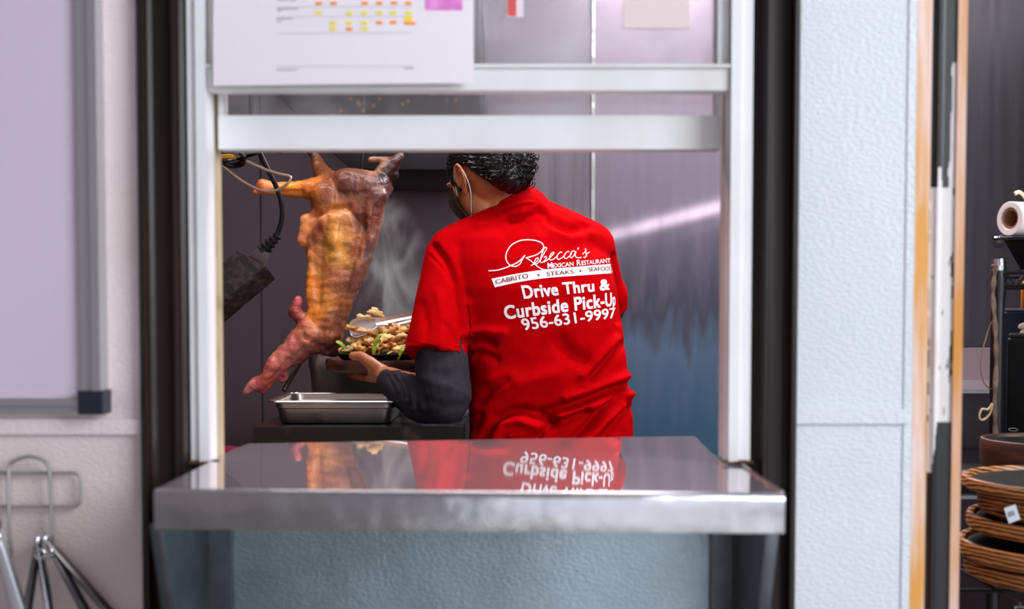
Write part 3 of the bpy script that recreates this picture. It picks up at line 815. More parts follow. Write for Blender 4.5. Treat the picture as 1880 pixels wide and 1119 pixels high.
# roasted skin tones plus painted right-side shade: sampled patches blended over the body
TP = [(640, 335, 92, 48, 38), (600, 345, 120, 66, 40), (575, 345, 176, 92, 30), (520, 340, 232, 140, 30), (490, 340, 206, 120, 70), (470, 352, 190, 96, 40), (520, 358, 190, 100, 24), (590, 300, 96, 52, 26), (565, 275, 60, 30, 20), (700, 340, 84, 44, 42), (725, 300, 70, 34, 36), (690, 292, 150, 106, 80), (715, 322, 40, 22, 24),
      (572, 410, 226, 140, 84), (562, 440, 214, 130, 80), (585, 430, 140, 70, 44), (620, 395, 188, 116, 50), (615, 440, 206, 140, 62), (630, 470, 200, 138, 58), (660, 400, 110, 58, 44), (690, 410, 120, 62, 48), (655, 460, 150, 84, 52), (678, 470, 96, 48, 40), (590, 500, 196, 122, 66), (615, 510, 176, 104, 66), (572, 520, 220, 122, 30), (600, 560, 196, 124, 56), (575, 570, 214, 124, 36), (640, 520, 110, 60, 44), (655, 520, 136, 84, 70), (625, 590, 130, 74, 54), (600, 610, 150, 84, 50), (610, 640, 84, 40, 38), (575, 640, 122, 58, 52), (560, 615, 190, 110, 80),
      (540, 635, 168, 80, 76), (545, 655, 120, 60, 50), (520, 650, 196, 110, 96), (505, 680, 168, 80, 72), (480, 705, 166, 76, 74), (455, 715, 186, 110, 112), (500, 700, 176, 84, 56), (545, 560, 176, 74, 80), (538, 580, 130, 52, 52), (525, 690, 160, 82, 80)]
tp = np.array([(a, b_) for a, b_, *_ in TP], float); tcol = np.array([lin(*t[2:])[:3] for t in TP])
jit = np.stack([nz(co, 18, 1) * 14, nz(co, 18, 8) * 14], 1)
d2 = ((pp + jit)[:, None, :] - tp[None]) ** 2
wgt = 1 / (d2.sum(2) + 40) ** 2
colr = (wgt[:, :, None] * tcol[None]).sum(1) / wgt.sum(1)[:, None]
mot = np.clip(.5 + nz(co * np.array([1, 1, .45]), 60, 5) * .9 + nz(co, 150, 2) * .5, 0, 1)[:, None]
colr = colr * (.96 + .40 * mot)
tone(me, colr)
M_MEAT = vcol_mat('roasted_skin', .34, bump=.5, bscale=160, bdist=.003, spec=.5)
o = fin('goat_carcass', me, M_MEAT); props(o, 'whole roasted kid goat carcass hanging above the grill', 'carcass')
b = B(); q = spline([P(667, 330, 1.58), P(664, 300, 1.57), P(668, 262, 1.57), P(667, 150, 1.57), (P(667, 150, 1.57).x, 1.57, TOP - .002)], 8)
tube(b, q, .004, 8)
tube(b, spline([P(667, 330, 1.58), P(676, 345, 1.56), P(690, 335, 1.57)], 6), .004, 8)
o = mk('hanging_strap', b, M_BLK); props(o, 'black strap that the carcass hangs from', 'strap')

# ------------------------------------------------------------------ cables and power box
YK = .92
ca = []
pb = thing('power_adapter', 'dusty black power box dangling on a thick black cable', 'adapter', P(430, 600, YK))
A_ = P(436, 458, YK); Bq = P(489, 488, YK); dn = Vector((P(400, 562, YK) - P(487, 488, YK))).normalized(); L_ = .20
nrm = Vector((.10, .072, -.030))
o1 = [A_, Bq, Bq + dn * L_, A_ + dn * L_]
thick = P(498, 512, YK) - P(489, 488, YK); thick = Vector((thick.x, .05, thick.z))
b = B(); hexa(b, o1, [p + thick for p in o1]); mk('case', b, mat('dusty_black_case', lin(30, 26, 26), .55, col2=lin(78, 62, 56), nscale=70, npos=(.45, .7), bump=.4, bscale=200, bdist=.002), pb, bevel=.0035)
nk = P(474, 470, YK + .02); c0 = P(493, 447, YK + .02)
b = B(); q0 = [P(456, 470, YK), P(484, 486, YK), P(486, 490, YK + .035), P(458, 474, YK + .035)]; q1 = [P(474, 455, YK + .005), P(494, 465, YK + .005), P(496, 467, YK + .03), P(476, 458, YK + .03)]
hexa(b, q0, q1); mk('plug', b, mat('grey_dusty_plug', lin(74, 62, 66), .6), pb, bevel=.002)
b = B(); ax = (P(510, 432, YK + .018) - P(482, 462, YK + .018)); p0 = P(482, 462, YK + .018); n_ = 26
pts = [p0 + ax * (i / n_) for i in range(n_ + 1)]; rad = [.0125 - .0055 * i / n_ + (.0030 if i % 6 < 3 else 0) for i in range(n_ + 1)]
tube(b, pts, rad, 12); mk('strain_relief', b, M_BLK, pb)
q = spline([P(508, 434, YK + .018), P(517, 405, YK + .018), P(517, 375, YK + .015), P(508, 345, YK + .01), P(492, 312, YK), P(474, 274, YK), P(463, 235, YK), P(460, 120, YK), (P(458, 120, YK).x, YK, TOP - .003)], 10)
b = B(); tube(b, q, .0052, 10); mk('cable', b, M_BLK, pb)
b = B()
for pts, r in (([(380, 284), (420, 276), (460, 272), (500, 276), (515, 280), (521, 274), (519, 262), (500, 258)], .0035), ([(370, 290), (405, 282), (440, 274), (470, 266), (500, 250)], .0055), ([(395, 297), (420, 304), (440, 300), (447, 288), (440, 274), (420, 268)], .0052), ([(385, 300), (410, 296), (430, 293), (470, 282), (480, 274)], .0035), ([(440, 280), (449, 292), (444, 303), (425, 306), (400, 296)], .004), ([(380, 280), (412, 271), (450, 262), (490, 255)], .006)):
    tube(b, spline([P(x, y, YK - .01 + .02 * math.sin(i * 2.1 + r * 900)) for i, (x, y) in enumerate(pts)], 7), r, 8)
q = spline([P(385, 290, YK), P(375, 240, YK), P(380, 100, YK), (P(380, 100, YK).x, YK, TOP - .003)], 8); tube(b, q, .006, 8)
o = mk('cable_bundle', b, M_BLK); props(o, 'tangled bundle of black cables behind the raised sash', 'cables')
b = B(); tube(b, spline([P(375, 296, YK - .02), P(404, 289, YK - .02), P(422, 287, YK - .02), P(432, 290, YK - .012)], 6), .0048, 8)
o = mk('yellow_cable', b, mat('yellow_cable_jacket', lin(222, 158, 34), .45)); props(o, 'short yellow cable end in the cable bundle', 'cable')
b = B()
tube(b, spline([P(452, 296, YK - .02), P(486, 311, YK - .02), P(510, 319, YK - .02), P(531, 324, YK - .02), P(533, 330, YK - .02), P(525, 340, YK - .02), P(514, 347, YK - .02), P(500, 351, YK - .02), P(478, 349, YK - .02), P(450, 336, YK - .02), P(425, 318, YK - .02), P(408, 303, YK - .02), P(398, 290, YK - .02)], 7), .0030, 8)
o = mk('bent_wire', b, mat('coppery_wire', (.62, .44, .34, 1), .34, metal=.8)); props(o, 'bent copper coloured wire loop hanging from the cables', 'wire')

# ------------------------------------------------------------------ person
YM = 1.33
px_ = lambda n, s: n / s
pbm = B()
def S(p): return P(*p)
# torso under the clothes, legs, arms, neck
cap(pbm, S((1005, 780, 1.34)), .105, S((985, 520, 1.34)), .12, flat=((0, 1, 0), .72)); cap(pbm, S((985, 520, 1.34)), .12, S((960, 440, 1.36)), .09, flat=((0, 1, 0), .75))
cap(pbm, S((948, 425, 1.37)), .062, S((906, 350, 1.365)), .056)
cap(pbm, S((968, 398, 1.35)), .036, S((925, 345, 1.345)), .050)
hx = S((1008, 860, 1.34))
for s in (-1, 1):
    h0 = Vector((hx.x + s * .075, 1.34, .82)); kn = Vector((hx.x + s * .10, 1.35, .46)); an = Vector((hx.x + s * .105, 1.33, .08))
    cap(pbm, h0, .080, kn, .06); cap(pbm, kn, .058, an, .038); cap(pbm, an - Vector((0, 0, .035)), .035, an + Vector((-.01, .14, -.045)), .03)
EL = S((818, 735, 1.215)); WRI = S((712, 694, 1.375))
cap(pbm, S((845, 468, 1.345)), .042, S((812, 600, 1.25)), .038); cap(pbm, S((812, 600, 1.25)), .038, EL, .040)
cap(pbm, EL, .043, WRI, .027)
REl = S((1112, 565, 1.42)); RW = S((985, 575, 1.60))
cap(pbm, S((1070, 470, 1.37)), .042, REl, .038); cap(pbm, REl, .042, RW, .028)
cap(pbm, RW, .028, S((945, 572, 1.62)), .034, flat=((0, 0, 1), .6))
for k in range(4):
    a = S((945, 566 + 6 * k, 1.635)); bq = S((918, 556 + 7 * k, 1.645)); cq = S((905, 566 + 7 * k, 1.61))
    cap(pbm, a, .0095, bq, .009); cap(pbm, bq, .009, cq, .008)
cap(pbm, S((958, 568, 1.59)), .011, S((925, 562, 1.575)), .009)
# left hand: heel, palm, thumb over the rim, four fingers under the board
cap(pbm, WRI, .0265, S((694, 683, 1.405)), .027, flat=((0, 0, 1), .85))
cap(pbm, S((700, 688, 1.40)), .027, S((692, 692, 1.45)), .030, flat=((0, 0, 1), .55))
cap(pbm, S((700, 685, 1.388)), .020, S((677, 665, 1.385)), .0158); cap(pbm, S((677, 665, 1.385)), .0150, S((662, 654, 1.392)), .0125); cap(pbm, S((662, 654, 1.392)), .0122, S((648, 654, 1.398)), .0108)
for k in range(4):
    a = S((690 - 4 * k, 694, 1.45 + .012 * k)); x = 664 - 6 * k
    dz = [0, .004, .002, -.004][k]; Ln = [0, 4, 2, -8][k]
    bq = S((680 - 3 * k, 695, 1.49 + .014 * k)); cq = S((666 - 5 * k, 692, 1.525 + .016 * k)); dq = S((657 - 5 * k, 688, 1.545 + .016 * k))
    cap(pbm, a, .0105, bq, .0098); cap(pbm, bq, .0096, cq, .0088); cap(pbm, cq, .0088, dq, .008)
# head
HC = S((894, 322, 1.36))
th = math.radians(45); tl = math.radians(24)
fw = Vector((-math.cos(th) * math.cos(tl), math.sin(th) * math.cos(tl), -math.sin(tl)))
sl = Vector((-math.sin(th), -math.cos(th), 0.0)).normalized()
up = fw.cross(sl) * -1
if up.z < 0: up = -up
def H(a, s, u): return HC + fw * a + sl * s + up * u
ell(pbm, H(-.005, 0, .012), (fw * .098, sl * .075, up * .095), 28, 18)
ell(pbm, H(.038, 0, -.035), (fw * .058, sl * .064, up * .085), 24, 14)
cap(pbm, H(.062, 0, -.092), .022, H(.050, 0, -.06), .042)
ell(pbm, H(.088, 0, .018), (fw * .014, sl * .052, up * .012), 18, 10)           # brow
cap(pbm, H(.094, 0, .004), .009, H(.103, 0, -.028), .0115)                      # nose
for s in (-1, 1):
    cap(pbm, H(.101, s * .009, -.032), .007, H(.098, s * .012, -.034), .007)
    ell(pbm, H(.070, s * .042, -.022), (fw * .025, sl * .022, up * .020), 14, 8)  # cheek
    ell(pbm, H(.083, s * .032, -.001), (fw * .011, sl * .013, up * .010), 12, 8)  # eyelid
cap(pbm, H(.100, -.014, -.066), .007, H(.100, .014, -.066), .007)
for s in (-1, 1):                                                               # ears
    ec = H(.010, s * .079, -.016)
    o_ = (sl * s * .80 - fw * .60).normalized()
    helix = []
    for i in range(13):
        a = math.radians(-60 + 22 * i); rr_ = .032 if i < 9 else .028
        helix.append(ec + o_ * (.012 + .009 * math.cos(a * .8 - 1)) + up * (rr_ * math.sin(a)) - fw * (.013 * math.cos(a)) * 1)
    for p_, q_ in zip(helix, helix[1:]): cap(pbm, p_, .0048, q_, .0048, 10)
    ell(pbm, ec + o_ * .006 - fw * .003, (fw * .015, o_ * .006, up * .028), 16, 10)
    ell(pbm, ec + o_ * .008 - up * .032, (fw * .009, o_ * .006, up * .010), 12, 8)
me = blob(pbm, .0036, 3)
person = fin('person', me, M_SKIN)
props(person, 'person in red T-shirt and black mask, back turned, plating food at the grill', 'person')
# --- shirt
sb = B()
trs = [(398, 905, 1020, .060, 1.365), (415, 862, 1052, .085, 1.36), (440, 822, 1092, .105, 1.35), (480, 822, 1122, .122, 1.34), (530, 832, 1134, .130, 1.33), (580, 846, 1140, .132, 1.33), (640, 857, 1147, .132, 1.33), (700, 861, 1155, .130, 1.33), (760, 861, 1160, .133, 1.33), (830, 859, 1165, .138, 1.33), (905, 857, 1168, .142, 1.33)]
rings = []
for y, xl, xr, dh, Yc in trs:
    c = P((xl + xr) / 2, y, Yc); hw = (P(xr, y, Yc).x - P(xl, y, Yc).x) / 2; rg = []
    for k in range(40):
        a = 2 * math.pi * k / 40; cs, sn = math.cos(a), math.sin(a); n_ = 2.5
        rg.append(c + Vector((hw * math.copysign(abs(cs) ** (2 / n_), cs), dh * math.copysign(abs(sn) ** (2 / n_), sn), 0)))
    rings.append(rg)
loftv(sb, rings)
cap(sb, S((945, 418, 1.36)), .078, S((832, 462, 1.33)), .060); cap(sb, S((968, 415, 1.36)), .078, S((1078, 456, 1.35)), .068)
cap(sb, S((950, 420, 1.365)), .090, S((958, 396, 1.352)), .074)
cap(sb, S((985, 396, 1.335)), .038, S((930, 400, 1.355)), .055); cap(sb, S((900, 412, 1.35)), .050, S((990, 402, 1.335)), .044)
def cone(bm, a, ra, b_, rb, n=28, fl=1.0, sd=None):
    a = Vector(a); b_ = Vector(b_); t = (b_ - a).normalized(); u = Vector((1, 0, 0)); u = (u - t * u.dot(t)).normalized(); v = t.cross(u)
    loftv(bm, [[p + (u * math.cos(2 * math.pi * k / n) + v * fl * math.sin(2 * math.pi * k / n)) * r for k in range(n)] for p, r in ((a, ra), (a * .5 + b_ * .5, (ra + rb) * .5), (b_, rb))])
cone(sb, S((831, 462, 1.335)), .064, S((799, 656, 1.235)), .0725)
cone(sb, S((1078, 450, 1.36)), .066, S((1118, 575, 1.42)), .050)
ell(sb, S((1113, 545, 1.41)), ((.054, 0, 0), (0, .06, 0), (0, 0, .062)))
me = blob(sb, .0042, 7)
co, no = getv(me); pp = proj(co)
fac = np.clip(-no[:, 1] * 1.8 + .15, 0, 1) * (co[:, 1] < 1.40)
FOLDS = [([(893, 810), (900, 792), (912, 770), (935, 757), (963, 753), (992, 763), (1013, 774)], 9, -.011), ([(905, 815), (925, 778), (950, 772), (985, 782)], 9, .007),
         ([(995, 757), (1027, 750), (1059, 740), (1085, 731), (1117, 718), (1158, 707)], 8, -.011), ([(1030, 766), (1080, 750), (1130, 730), (1160, 722)], 9, .008), ([(1040, 733), (1090, 715), (1150, 692)], 9, .006),
         ([(1050, 812), (1085, 775), (1107, 750), (1136, 727)], 7, -.010), ([(1075, 815), (1110, 775), (1140, 745)], 7, .007), ([(985, 806), (1011, 782), (1043, 769), (1075, 756)], 7, -.009),
         ([(1110, 805), (1135, 775), (1158, 750)], 6, -.006), ([(1085, 695), (1117, 664), (1140, 634)], 7, -.007), ([(1070, 690), (1105, 652), (1130, 625)], 8, .005), ([(858, 628), (877, 622), (905, 632)], 7, -.009), ([(858, 615), (890, 608), (925, 612)], 9, .006), ([(862, 650), (885, 648), (910, 660)], 7, -.005),
         ([(1030, 630), (1050, 655), (1075, 665)], 14, -.006), ([(905, 700), (960, 705), (1020, 690)], 18, .004),
         ([(796, 452), (820, 480), (838, 520), (848, 570), (854, 620), (858, 668)], 6, -.013), ([(790, 470), (812, 492), (830, 520)], 3, -.003), ([(862, 560), (868, 610), (862, 668)], 8, .006),
         ([(992, 388), (1012, 414), (1041, 424), (1075, 415)], 8, -.007), ([(1000, 400), (1020, 425), (1050, 440), (1085, 432)], 10, .006), ([(935, 408), (975, 396), (1000, 392)], 6, -.004), ([(880, 417), (930, 400), (962, 389)], 7, .004),
         ([(805, 540), (815, 590), (810, 640)], 10, .004), ([(775, 560), (785, 610), (780, 640)], 9, -.003), ([(820, 600), (835, 630), (840, 655)], 7, -.004), ([(1128, 470), (1134, 520), (1137, 590)], 5, -.010),
         ([(880, 740), (900, 715), (930, 700)], 9, -.004), ([(870, 790), (880, 765)], 8, -.004), ([(940, 800), (1000, 790)], 10, .004), ([(1070, 480), (1110, 470)], 12, .002)]
disp = np.zeros(len(co))
for poly, w, d in FOLDS: disp += (2.5 if min(q_[1] for q_ in poly) > 620 else 1.4) * d * np.exp(-(dist_poly(pp, poly) / w) ** 2)
disp *= fac
disp += (nz(co, 14, 2) * .004 + nz(co, 34, 7) * .0012) * (.35 + .65 * (pp[:, 1] > 640))
# hem bead of the near sleeve
hem = [(743, 637), (790, 648), (858, 667)]; hem2 = [(746, 627), (792, 638), (857, 657)]
dh_ = dist_poly(pp, hem2); disp += -.0025 * np.exp(-(dh_ / 1.6) ** 2) * (pp[:, 0] < 862) * fac
setv(me, co + no * disp[:, None])
shirt = fin('shirt', me, M_RED, person)
sb = B()
ring = [S((868, 404, 1.335)), S((890, 394, 1.318)), (S((920, 384, 1.298))), S((945, 377, 1.288)), S((966, 373, 1.288)), S((985, 375, 1.302)), S((994, 384, 1.33)), S((985, 394, 1.38)), S((945, 404, 1.43)), S((900, 410, 1.43)), S((872, 410, 1.39))]
ring.append(ring[0])
tube(sb, spline(ring, 6), .0075, 10, flat=1.0)
mk('collar', sb, M_RED, shirt)
bv = BVHTree.FromObject(shirt, bpy.context.evaluated_depsgraph_get()) if False else None
mv = me; vs = [v.co + LOC[shirt] for v in mv.vertices]; bv = BVHTree.FromPolygons(vs, [tuple(p.vertices) for p in mv.polygons])


def onshirt(px, py, off=.0012):
    d = ray(px, py).normalized()
    h = bv.ray_cast(CAMP, d)
    if h[0] is None or h[0].y > 1.42: return None
    return h[0] - d * off


LET = []


def put_tris(tris, mi, off):
    for t in tris:
        q = [onshirt(x, y, off) for x, y in t]
        if None in q: continue
        if max((q[0] - q[1]).length, (q[1] - q[2]).length) > .05: continue
        LET.append((q, mi))


def text_tris(txt, bold=0.0, shear=0.0, spacing=1.0):
    c = bpy.data.curves.new('t', 'FONT'); c.body = txt; c.offset = bold; c.shear = shear; c.space_character = spacing; c.resolution_u = 4
    o = bpy.data.objects.new('t', c); COL.objects.link(o); bpy.context.view_layer.update()
    m = bpy.data.meshes.new_from_object(o.evaluated_get(bpy.context.evaluated_depsgraph_get()))
    b = bmesh.new(); b.from_mesh(m); bmesh.ops.triangulate(b, faces=b.faces)
    bmesh.ops.subdivide_edges(b, edges=[e for e in b.edges if e.calc_length() > .25], cuts=1); bmesh.ops.triangulate(b, faces=b.faces)
    t = [[(v.co.x, v.co.y) for v in f.verts] for f in b.faces]; b.free(); bpy.data.objects.remove(o); bpy.data.meshes.remove(m)
    xs_ = [p[0] for f in t for p in f]; ys_ = [p[1] for f in t for p in f]
    return t, min(xs_), max(xs_), max(ys_)


def line(txt, bl_, br_q, tl_, tr_, mi=0, off=.0012, bold=0, heavy=0, squeeze=0.0, spacing=1.0, sag=0.0, caph=None, sizes=None):
    tr, a, c, hmax = text_tris(txt, bold, 0, spacing); hh = caph or hmax
    out = []
    cop = [(0, 0)] if not heavy else [(0, 0), (-heavy, 0), (heavy, 0), (-heavy, heavy * .7), (heavy, heavy * .7), (-heavy, -heavy * .7), (heavy, -heavy * .7)]
    for t, (dx_, dy_) in [(t, c_) for c_ in cop for t in tr]:
        q = []
        for x, y in t:
            u = (x + dx_ - a) / (c - a); v = (y + dy_) / hh
            u = (1 + squeeze) * u - squeeze * u ** 7
            X = (bl_[0] * (1 - u) + br_q[0] * u) * (1 - v) + (tl_[0] * (1 - u) + tr_[0] * u) * v
            Y = (bl_[1] * (1 - u) + br_q[1] * u) * (1 - v) + (tl_[1] * (1 - u) + tr_[1] * u) * v - sag * 4 * u * (1 - u)
            q.append((X, Y))
        out.append(q)
    put_tris(out, mi, off)


zz = lambda x, y: (880 + x / 5.593, 420 + y / 5.593)
line('Drive Thru &', zz(462, 718), zz(1335, 626), zz(432, 590), zz(1330, 520), heavy=.034, spacing=1.06)
line('Curbside Pick-Up', zz(272, 930), zz(1397, 788), zz(248, 798), zz(1394, 655), heavy=.034, squeeze=.12, spacing=1.06)
line('956-631-9997', zz(460, 1045), zz(1395, 915), zz(422, 930), zz(1395, 812), heavy=.020, squeeze=.05, spacing=1.02)


def smallcaps(words, x0, x1, yb0, yb1, big, small, squeeze):
    """capitals with a taller first letter; each run along one baseline"""
    tot = []
    for w in words:
        for i, (tx, h) in enumerate(((w[0], big), (w[1:], small))):
            _, a, c, hm = text_tris(tx, .02); tot.append((tx, h, (c - a) / hm * h * (.92 if i == 0 else 1)))
        tot.append((None, 0, small * .55))
    tot = tot[:-1]; sw = sum(t[2] for t in tot) + small * .10 * (len(tot) - 1); pos = 0
    for tx, h, wd in tot:
        if tx:
            g_ = lambda u: (1 + squeeze) * u - squeeze * u ** 7
            ua, ub = g_(pos / sw), g_((pos + wd) / sw); xa_, xb_ = x0 + (x1 - x0) * ua, x0 + (x1 - x0) * ub; ya, yb = yb0 + (yb1 - yb0) * ua, yb0 + (yb1 - yb0) * ub
            line(tx, zz(xa_, ya), zz(xb_, yb), zz(xa_ - 4, ya - h), zz(xb_ - 4, yb - h), bold=.016)
        pos += wd + small * .10


smallcaps(('MEXICAN', 'RESTAURANT'), 702, 1348, 408, 348, 58, 44, .06)


def strip(poly_top, poly_bot, mi, off, n=40):
    a = [Vector((x, y, 0)) for x, y in poly_top]; c = [Vector((x, y, 0)) for x, y in poly_bot]
    sa = spline(a, n // (len(a) - 1)); sc_ = spline(c, n // (len(c) - 1)); t = []
    for i in range(min(len(sa), len(sc_)) - 1):
        for r in range(3):
            f0, f1 = r / 3, (r + 1) / 3
            p = [sa[i].lerp(sc_[i], f0), sa[i + 1].lerp(sc_[i + 1], f0), sa[i + 1].lerp(sc_[i + 1], f1), sa[i].lerp(sc_[i], f1)]
            p = [zz(q.x, q.y) for q in p]; t += [[p[0], p[3], p[2]], [p[0], p[2], p[1]]]
    put_tris(t, mi, off)


strip([(125, 515), (420, 458), (700, 418), (1000, 392), (1200, 375), (1362, 362)], [(160, 604), (430, 545), (700, 507), (1000, 484), (1200, 470), (1370, 458)], 0, .0011, 60)
line('CABRITO', zz(172, 572), zz(505, 508), zz(160, 528), zz(497, 460), 1, .0030, heavy=.006, sag=.6)
line('STEAKS', zz(696, 488), zz(972, 460), zz(690, 446), zz(966, 420), 1, .0030, heavy=.006)
line('SEAFOOD', zz(1126, 440), zz(1366, 428), zz(1118, 398), zz(1360, 384), 1, .0030, heavy=.006, squeeze=.08)
for x, y in ((610, 478), (1038, 434)):
    put_tris([[zz(x, y), zz(x + 11 * math.cos(a), y + 11 * math.sin(a)), zz(x + 11 * math.cos(a + .7), y + 11 * math.sin(a + .7))] for a in [i * .6283 for i in range(10)]], 1, .0020)


def stroke(pts, w):
    p = [Vector((x, y, 0)) for x, y in spline([(x, y, 0) for x, y in pts], 8) and [(q.x, q.y) for q in spline([(x, y, 0) for x, y in pts], 8)]]
    t = []; L = []
    for i, q in enumerate(p):
        d = (p[min(i + 1, len(p) - 1)] - p[max(i - 1, 0)]).normalized(); n_ = Vector((-d.y, d.x, 0)); L.append((q + n_ * w / 2, q - n_ * w / 2))
    for (a, b_), (c, d) in zip(L, L[1:]):
        a, b_, c, d = [zz(q.x, q.y) for q in (a, b_, c, d)]; t += [[a, b_, d], [a, d, c]]
    put_tris(t, 0, .0013)


stroke([(95, 434), (180, 428), (255, 408), (320, 382), (385, 352), (435, 312), (470, 272)], 12)
stroke([(470, 272), (440, 318), (420, 360), (375, 388), (330, 384), (290, 350), (272, 300), (285, 235), (330, 170), (400, 130), (480, 115), (570, 122), (635, 145), (660, 180), (648, 220), (600, 262), (540, 285), (478, 300)], 11)
stroke([(478, 300), (520, 325), (570, 365), (610, 398), (650, 418), (710, 425)], 10)
stroke([(530, 382), (565, 360), (605, 318), (600, 300), (580, 312), (566, 345), (580, 365), (610, 345), (640, 300)], 9)
stroke([(610, 345), (650, 280), (690, 210), (684, 192), (665, 205), (640, 270), (628, 325), (636, 350), (665, 335), (690, 300), (680, 285), (664, 300)], 9)
stroke([(664, 345), (705, 318), (760, 262), (765, 245), (745, 250), (722, 290), (728, 322), (760, 315), (800, 280)], 9)
stroke([(850, 250), (836, 240), (808, 265), (798, 300), (812, 318), (850, 298), (880, 270)], 9)
stroke([(925, 242), (908, 236), (882, 258), (870, 290), (886, 308), (922, 288), (950, 258)], 9)
stroke([(985, 240), (965, 228), (942, 250), (932, 285), (946, 300), (972, 275), (992, 235), (984, 275), (996, 294), (1025, 300), (1048, 296)], 9)
stroke([(1020, 195), (1008, 216)], 9)
stroke([(1060, 262), (1092, 232), (1090, 205), (1094, 240), (1100, 275), (1082, 298), (1070, 292)], 9)
stroke([(1094, 262), (1118, 250), (1134, 238)], 7)
bm = B()
for q, mi in LET: bm.faces.new([bm.verts.new(p) for p in q]).material_index = mi
bmesh.ops.remove_doubles(bm, verts=bm.verts, dist=.00005)
mk('back_print', bm, [M_PRINT, M_PRINTR], shirt, smooth=False)
# --- charcoal undershirt sleeves
sb = B()
cap(sb, S((806, 625, 1.24)), .050, S((810, 672, 1.235)), .0610); cap(sb, S((811, 672, 1.235)), .0630, EL + Vector((0, 0, .01)), .0600); cap(sb, EL + Vector((0, 0, 0)), .0555, S((775, 735, 1.26)), .0535); cap(sb, S((775, 735, 1.26)), .0530, S((735, 712, 1.335)), .0420); cap(sb, S((735, 712, 1.335)), .042, S((716, 702, 1.362)), .0335)
me = blob(sb, .0036, 5); co, no = getv(me); pp = proj(co)
disp = np.zeros(len(co))
for poly, w, d in (([(722, 690), (735, 705), (742, 730)], 4, -.005), ([(735, 692), (748, 712), (752, 745)], 4, -.006), ([(748, 695), (762, 720), (766, 755)], 5, -.006), ([(712, 692), (722, 712), (728, 735)], 3, -.004), ([(765, 690), (775, 715), (780, 740)], 5, -.004), ([(758, 690), (790, 700), (840, 715)], 9, .004), ([(728, 690), (741, 708), (746, 738)], 3.5, .004), ([(742, 694), (756, 716), (760, 752)], 4, .004), ([(790, 735), (815, 750), (850, 745)], 9, -.004), ([(770, 765), (800, 760)], 6, -.003)):
    disp += d * np.exp(-(dist_poly(pp, poly) / w) ** 2)
disp = disp * np.clip(-no[:, 1] * 1.6 + .2, 0, 1) + nz(co, 40, 4) * .0025
setv(me, co + no * disp[:, None]); fin('undershirt_sleeve', me, M_SLEEVE, person)
sb = B(); cap(sb, S((1112, 545, 1.41)), .046, REl, .048); cap(sb, REl, .048, S((1005, 575, 1.575)), .034); fin('undershirt_sleeve', blob(sb, .005, 4), M_SLEEVE, person)
# --- trousers and shoes
sb = B(); cap(sb, Vector((hx.x - .06, 1.34, .86)), .100, Vector((hx.x + .06, 1.34, .86)), .100)
for s in (-1, 1):
    kn = Vector((hx.x + s * .10, 1.35, .46)); an = Vector((hx.x + s * .105, 1.33, .10))
    cap(sb, Vector((hx.x + s * .075, 1.34, .80)), .092, kn, .078); cap(sb, kn, .076, an, .060)
fin('trousers', blob(sb, .007, 4), M_PANTS, person)
for s in (-1, 1):
    sb = B(); an = Vector((hx.x + s * .105, 1.33, 0)); cap(sb, an + Vector((0, -.03, .045)), .045, an + Vector((0, .16, .038)), .038, flat=((0, 0, 1), .98)); box(sb, an.x - .045, an.x + .045, an.y - .07, an.y + .2, .001, .02)
    fin('shoe', blob(sb, .006, 3), M_BLK, person)
# --- mask with ear loops
sb = B(); g = []
for i in range(17):
    v = i / 16; row = []
    for j in range(33):
        a = math.radians(-70 + 140 * j / 32)
        u_ = (.002 - .016 * abs(math.sin(a))) * (1 - v) - .108 * v ; 
        rf = .086 + .026 * math.exp(-((v - .18) / .3) ** 2) * max(0, math.cos(a)) ** 4 - .020 * max(0, v - .55) / .45
        rs = .080 - .026 * max(0, v - .45) / .55
        row.append(sb.verts.new(H(.020 + rf * math.cos(a) * 1.0, rs * math.sin(a), u_)))
    g.append(row)
for a, c in zip(g, g[1:]):
    for j in range(32): sb.faces.new((a[j], a[j + 1], c[j + 1], c[j]))
ex = bmesh.ops.extrude_face_region(sb, geom=sb.faces[:])
cen = H(.02, 0, -.06)
for v in ex['geom']:
    if isinstance(v, bmesh.types.BMVert): v.co += (v.co - cen).normalized() * .0022
bmesh.ops.recalc_face_normals(sb, faces=sb.faces)
mask = mk('face_mask', sb, M_MASK, person)
for s in (-1, 1):
    def lp(off):
        return spline([H(.040, s * (.072 + off), -.040), H(.028, s * (.078 + off), -.004), H(.012, s * (.086 + off), .014), H(-.006, s * (.092 + off), .010), H(-.016, s * (.090 + off), -.015), H(-.010, s * (.082 + off), -.055), H(.014, s * (.072 + off), -.088), H(.030, s * (.062 + off), -.100)], 8)
    b = B(); tube(b, lp(.001), .0026, 8); mk('ear_loop', b, M_MASK, mask)
    b = B(); tube(b, [p + sl * s * .0022 - fw * -.0022 * (1 if i < 16 else -1) for i, p in enumerate(lp(.001))], .0011, 6); o = mk('ear_loop_edge', b, M_ELAST, mask); o['label'] = 'white elastic edge'
# --- hair
sb = B()
ell(sb, H(-.014, 0, .026), (fw * .100, sl * .086, up * .098), 40, 24)
ell(sb, H(-.060, 0, .006), (fw * .074, sl * .080, up * .086), 30, 18)
ell(sb, H(-.070, .006, -.034), (fw * .050, sl * .062, up * .052), 24, 14)
cap(sb, H(.050, 0, .105), .032, H(.088, 0, .085), .018)
for s in (-1, 1):
    ell(sb, H(.034, s * .070, .014), (fw * .017, sl * .012, up * .045), 14, 10)
me = blob(sb, .004, 4); co, no = getv(me)
d_ = co - np.array(HC); la = d_ @ np.array(fw); ls_ = d_ @ np.array(sl); lu = d_ @ np.array(up)
keep = np.ones(len(co), bool)
